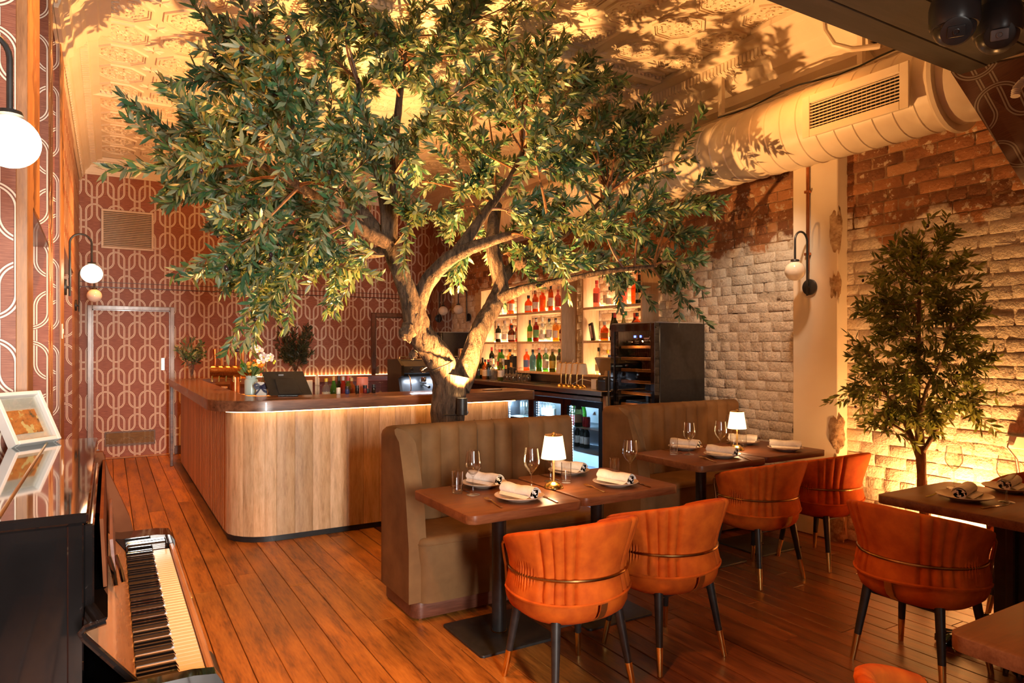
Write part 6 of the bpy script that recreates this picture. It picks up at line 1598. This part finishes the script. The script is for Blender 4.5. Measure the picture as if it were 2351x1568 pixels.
# espresso machine
em = thing('espresso_machine', 'dark two group espresso machine behind the bar beside the tree trunk', 'coffee machine', (3.02, 6.95, .90), 0)
EB = mat('slate_black_panel', (.045, .048, .055), (.055, .058, .066), .30, scale=10)
obj('body', MB().prism([(-.10, .06), (.26, .06), (.26, .46), (-.02, .47), (-.13, .40), (-.13, .33), (-.02, .31)], -.33, .36, 'x'), EB, em, smooth=False)
obj('side_panel', MB().prism([(-.24, .0), (.27, .0), (.27, .47), (-.03, .48), (-.15, .41), (-.15, .30), (-.06, .27), (-.13, .10)], -.36, -.33, 'x'), BLACKP, em, smooth=False)
obj('side_panel', MB().prism([(-.24, .0), (.27, .0), (.27, .47), (-.03, .48), (-.15, .41), (-.15, .30), (-.06, .27), (-.13, .10)], .36, .39, 'x'), BLACKP, em, smooth=False)
obj('cup_rail', MB().tube([(-.33, -.02, .50), (.36, -.02, .50)], .006, 8).tube([(-.33, -.02, .47), (-.33, -.02, .50)], .005, 6).tube([(.36, -.02, .47), (.36, -.02, .50)], .005, 6).box(-.33, .36, .0, .25, .47, .478), CHROME, em)
obj('drip_tray', MB().box(-.33, .36, -.24, -.02, .04, .075, .006), CHROME, em); obj('tray_front', MB().box(-.33, .36, -.25, -.24, .02, .07, .004), STEEL, em)
for x in (-.09, .16):
    g_ = obj('group_head', MB().lathe([(.034, .28), (.036, .29), (.036, .33)], 20, (x, -.10, -.05)), CHROME, em); obj('portafilter', MB().lathe([(.03, .235), (.036, .24), (.036, .275)], 18, (x, -.10, -.05)).tube([(x, -.13, .20), (x, -.26, .18)], [.012, .016], 10), BLACKP, g_)
for x in (-.27, .32): obj('steam_wand', MB().tube([(x, -.11, .32), (x, -.17, .28), (x+.01, -.18, .16), (x-.015, -.17, .10)], .006, 8), CHROME, em)
obj('steam_knob', MB().lathe([(.018, 0), (.02, .02), (.016, .025)], 14).xf(Matrix.Translation((-.24, -.13, .365)) @ Matrix.Rotation(PI/2, 4, 'X')), BLACKP, em)
obj('round_badge', MB().lathe([(.022, 0), (.024, .003), (.020, .004)], 24).xf(Matrix.Translation((-.12, -.131, .365)) @ Matrix.Rotation(PI/2, 4, 'X')), CHROME, em, label='round chrome maker badge')
for k in range(6): obj('button', MB().lathe([(.007, 0), (.007, .003)], 10).xf(Matrix.Translation((-.03+k*.024, -.131, .365)) @ Matrix.Rotation(PI/2, 4, 'X')), emit('button_light', (1., .85, .6), 1.2), em)
for x in (-.3, .33):
    for y in (-.18, .22): obj('foot', MB().lathe([(.02, 0), (.02, .04)], 10, (x, y, -.002)), CHROME, em)
light('machine_fill', 'AREA', (3.02, 6.82, 1.19), 5, (.75, .86, 1.0), .5, (0, 0, 0), size_y=.03)  # added cool fill above the espresso machine, not a lamp of its own
ems = thing('machine_bench', 'steel bench carrying the espresso machine', 'bench', (0, 0, 0)); obj('bench_top', MB().box(2.6, 3.5, 6.62, 7.35, .858, .898, .004), STEEL, ems); obj('bench_body', MB().box(2.62, 3.48, 6.66, 7.33, 0, .858), DARKST, ems)
# coffee grinder at the far end of the counter
q = at(1030, 850, X=4.45)
gr = thing('coffee_grinder', 'chrome coffee grinder with clear hopper left of the far black fridge', 'coffee grinder', (4.45, 8.95, ZB_))
obj('body', MB().rblock(-.08, .08, -.08, .08, 0, .20, .02, .01), BLACKG, gr); obj('collar', MB().lathe([(.07, .20), (.075, .21), (.075, .25), (.07, .26)], 20), BLACKP, gr); obj('drum', MB().lathe([(.072, .26), (.072, .42), (.068, .43), (.001, .432)], 24), CHROME, gr)
sh_ = thing('cocktail_shaker', 'steel cocktail shaker cup on the steel counter left of the bottles', 'cup', (4.50, at(1088, 870, X=4.5).y, ZB_)); obj('cup', MB().lathe([(.001, 0), (.034, 0), (.046, .15), (.044, .15), (.033, .006)], 22, caps=False), CHROME, sh_); obj('rim', MB().lathe([(.046, .148), (.0475, .151), (.045, .153)], 22), CHROME, sh_)
# menu card on the bar end
p = at(1145, 897, Z=ZS); mc = thing('bill_clip', 'small clipped bill tray lying on the right end of the bar', 'tray', (p.x, 5.62, ZS)); obj('tray', MB().box(-.09, .09, -.03, .03, 0, .008, .002), STEEL, mc); obj('paper', MB().box(-.07, .07, -.02, .02, .008, .010), PAPER, mc)
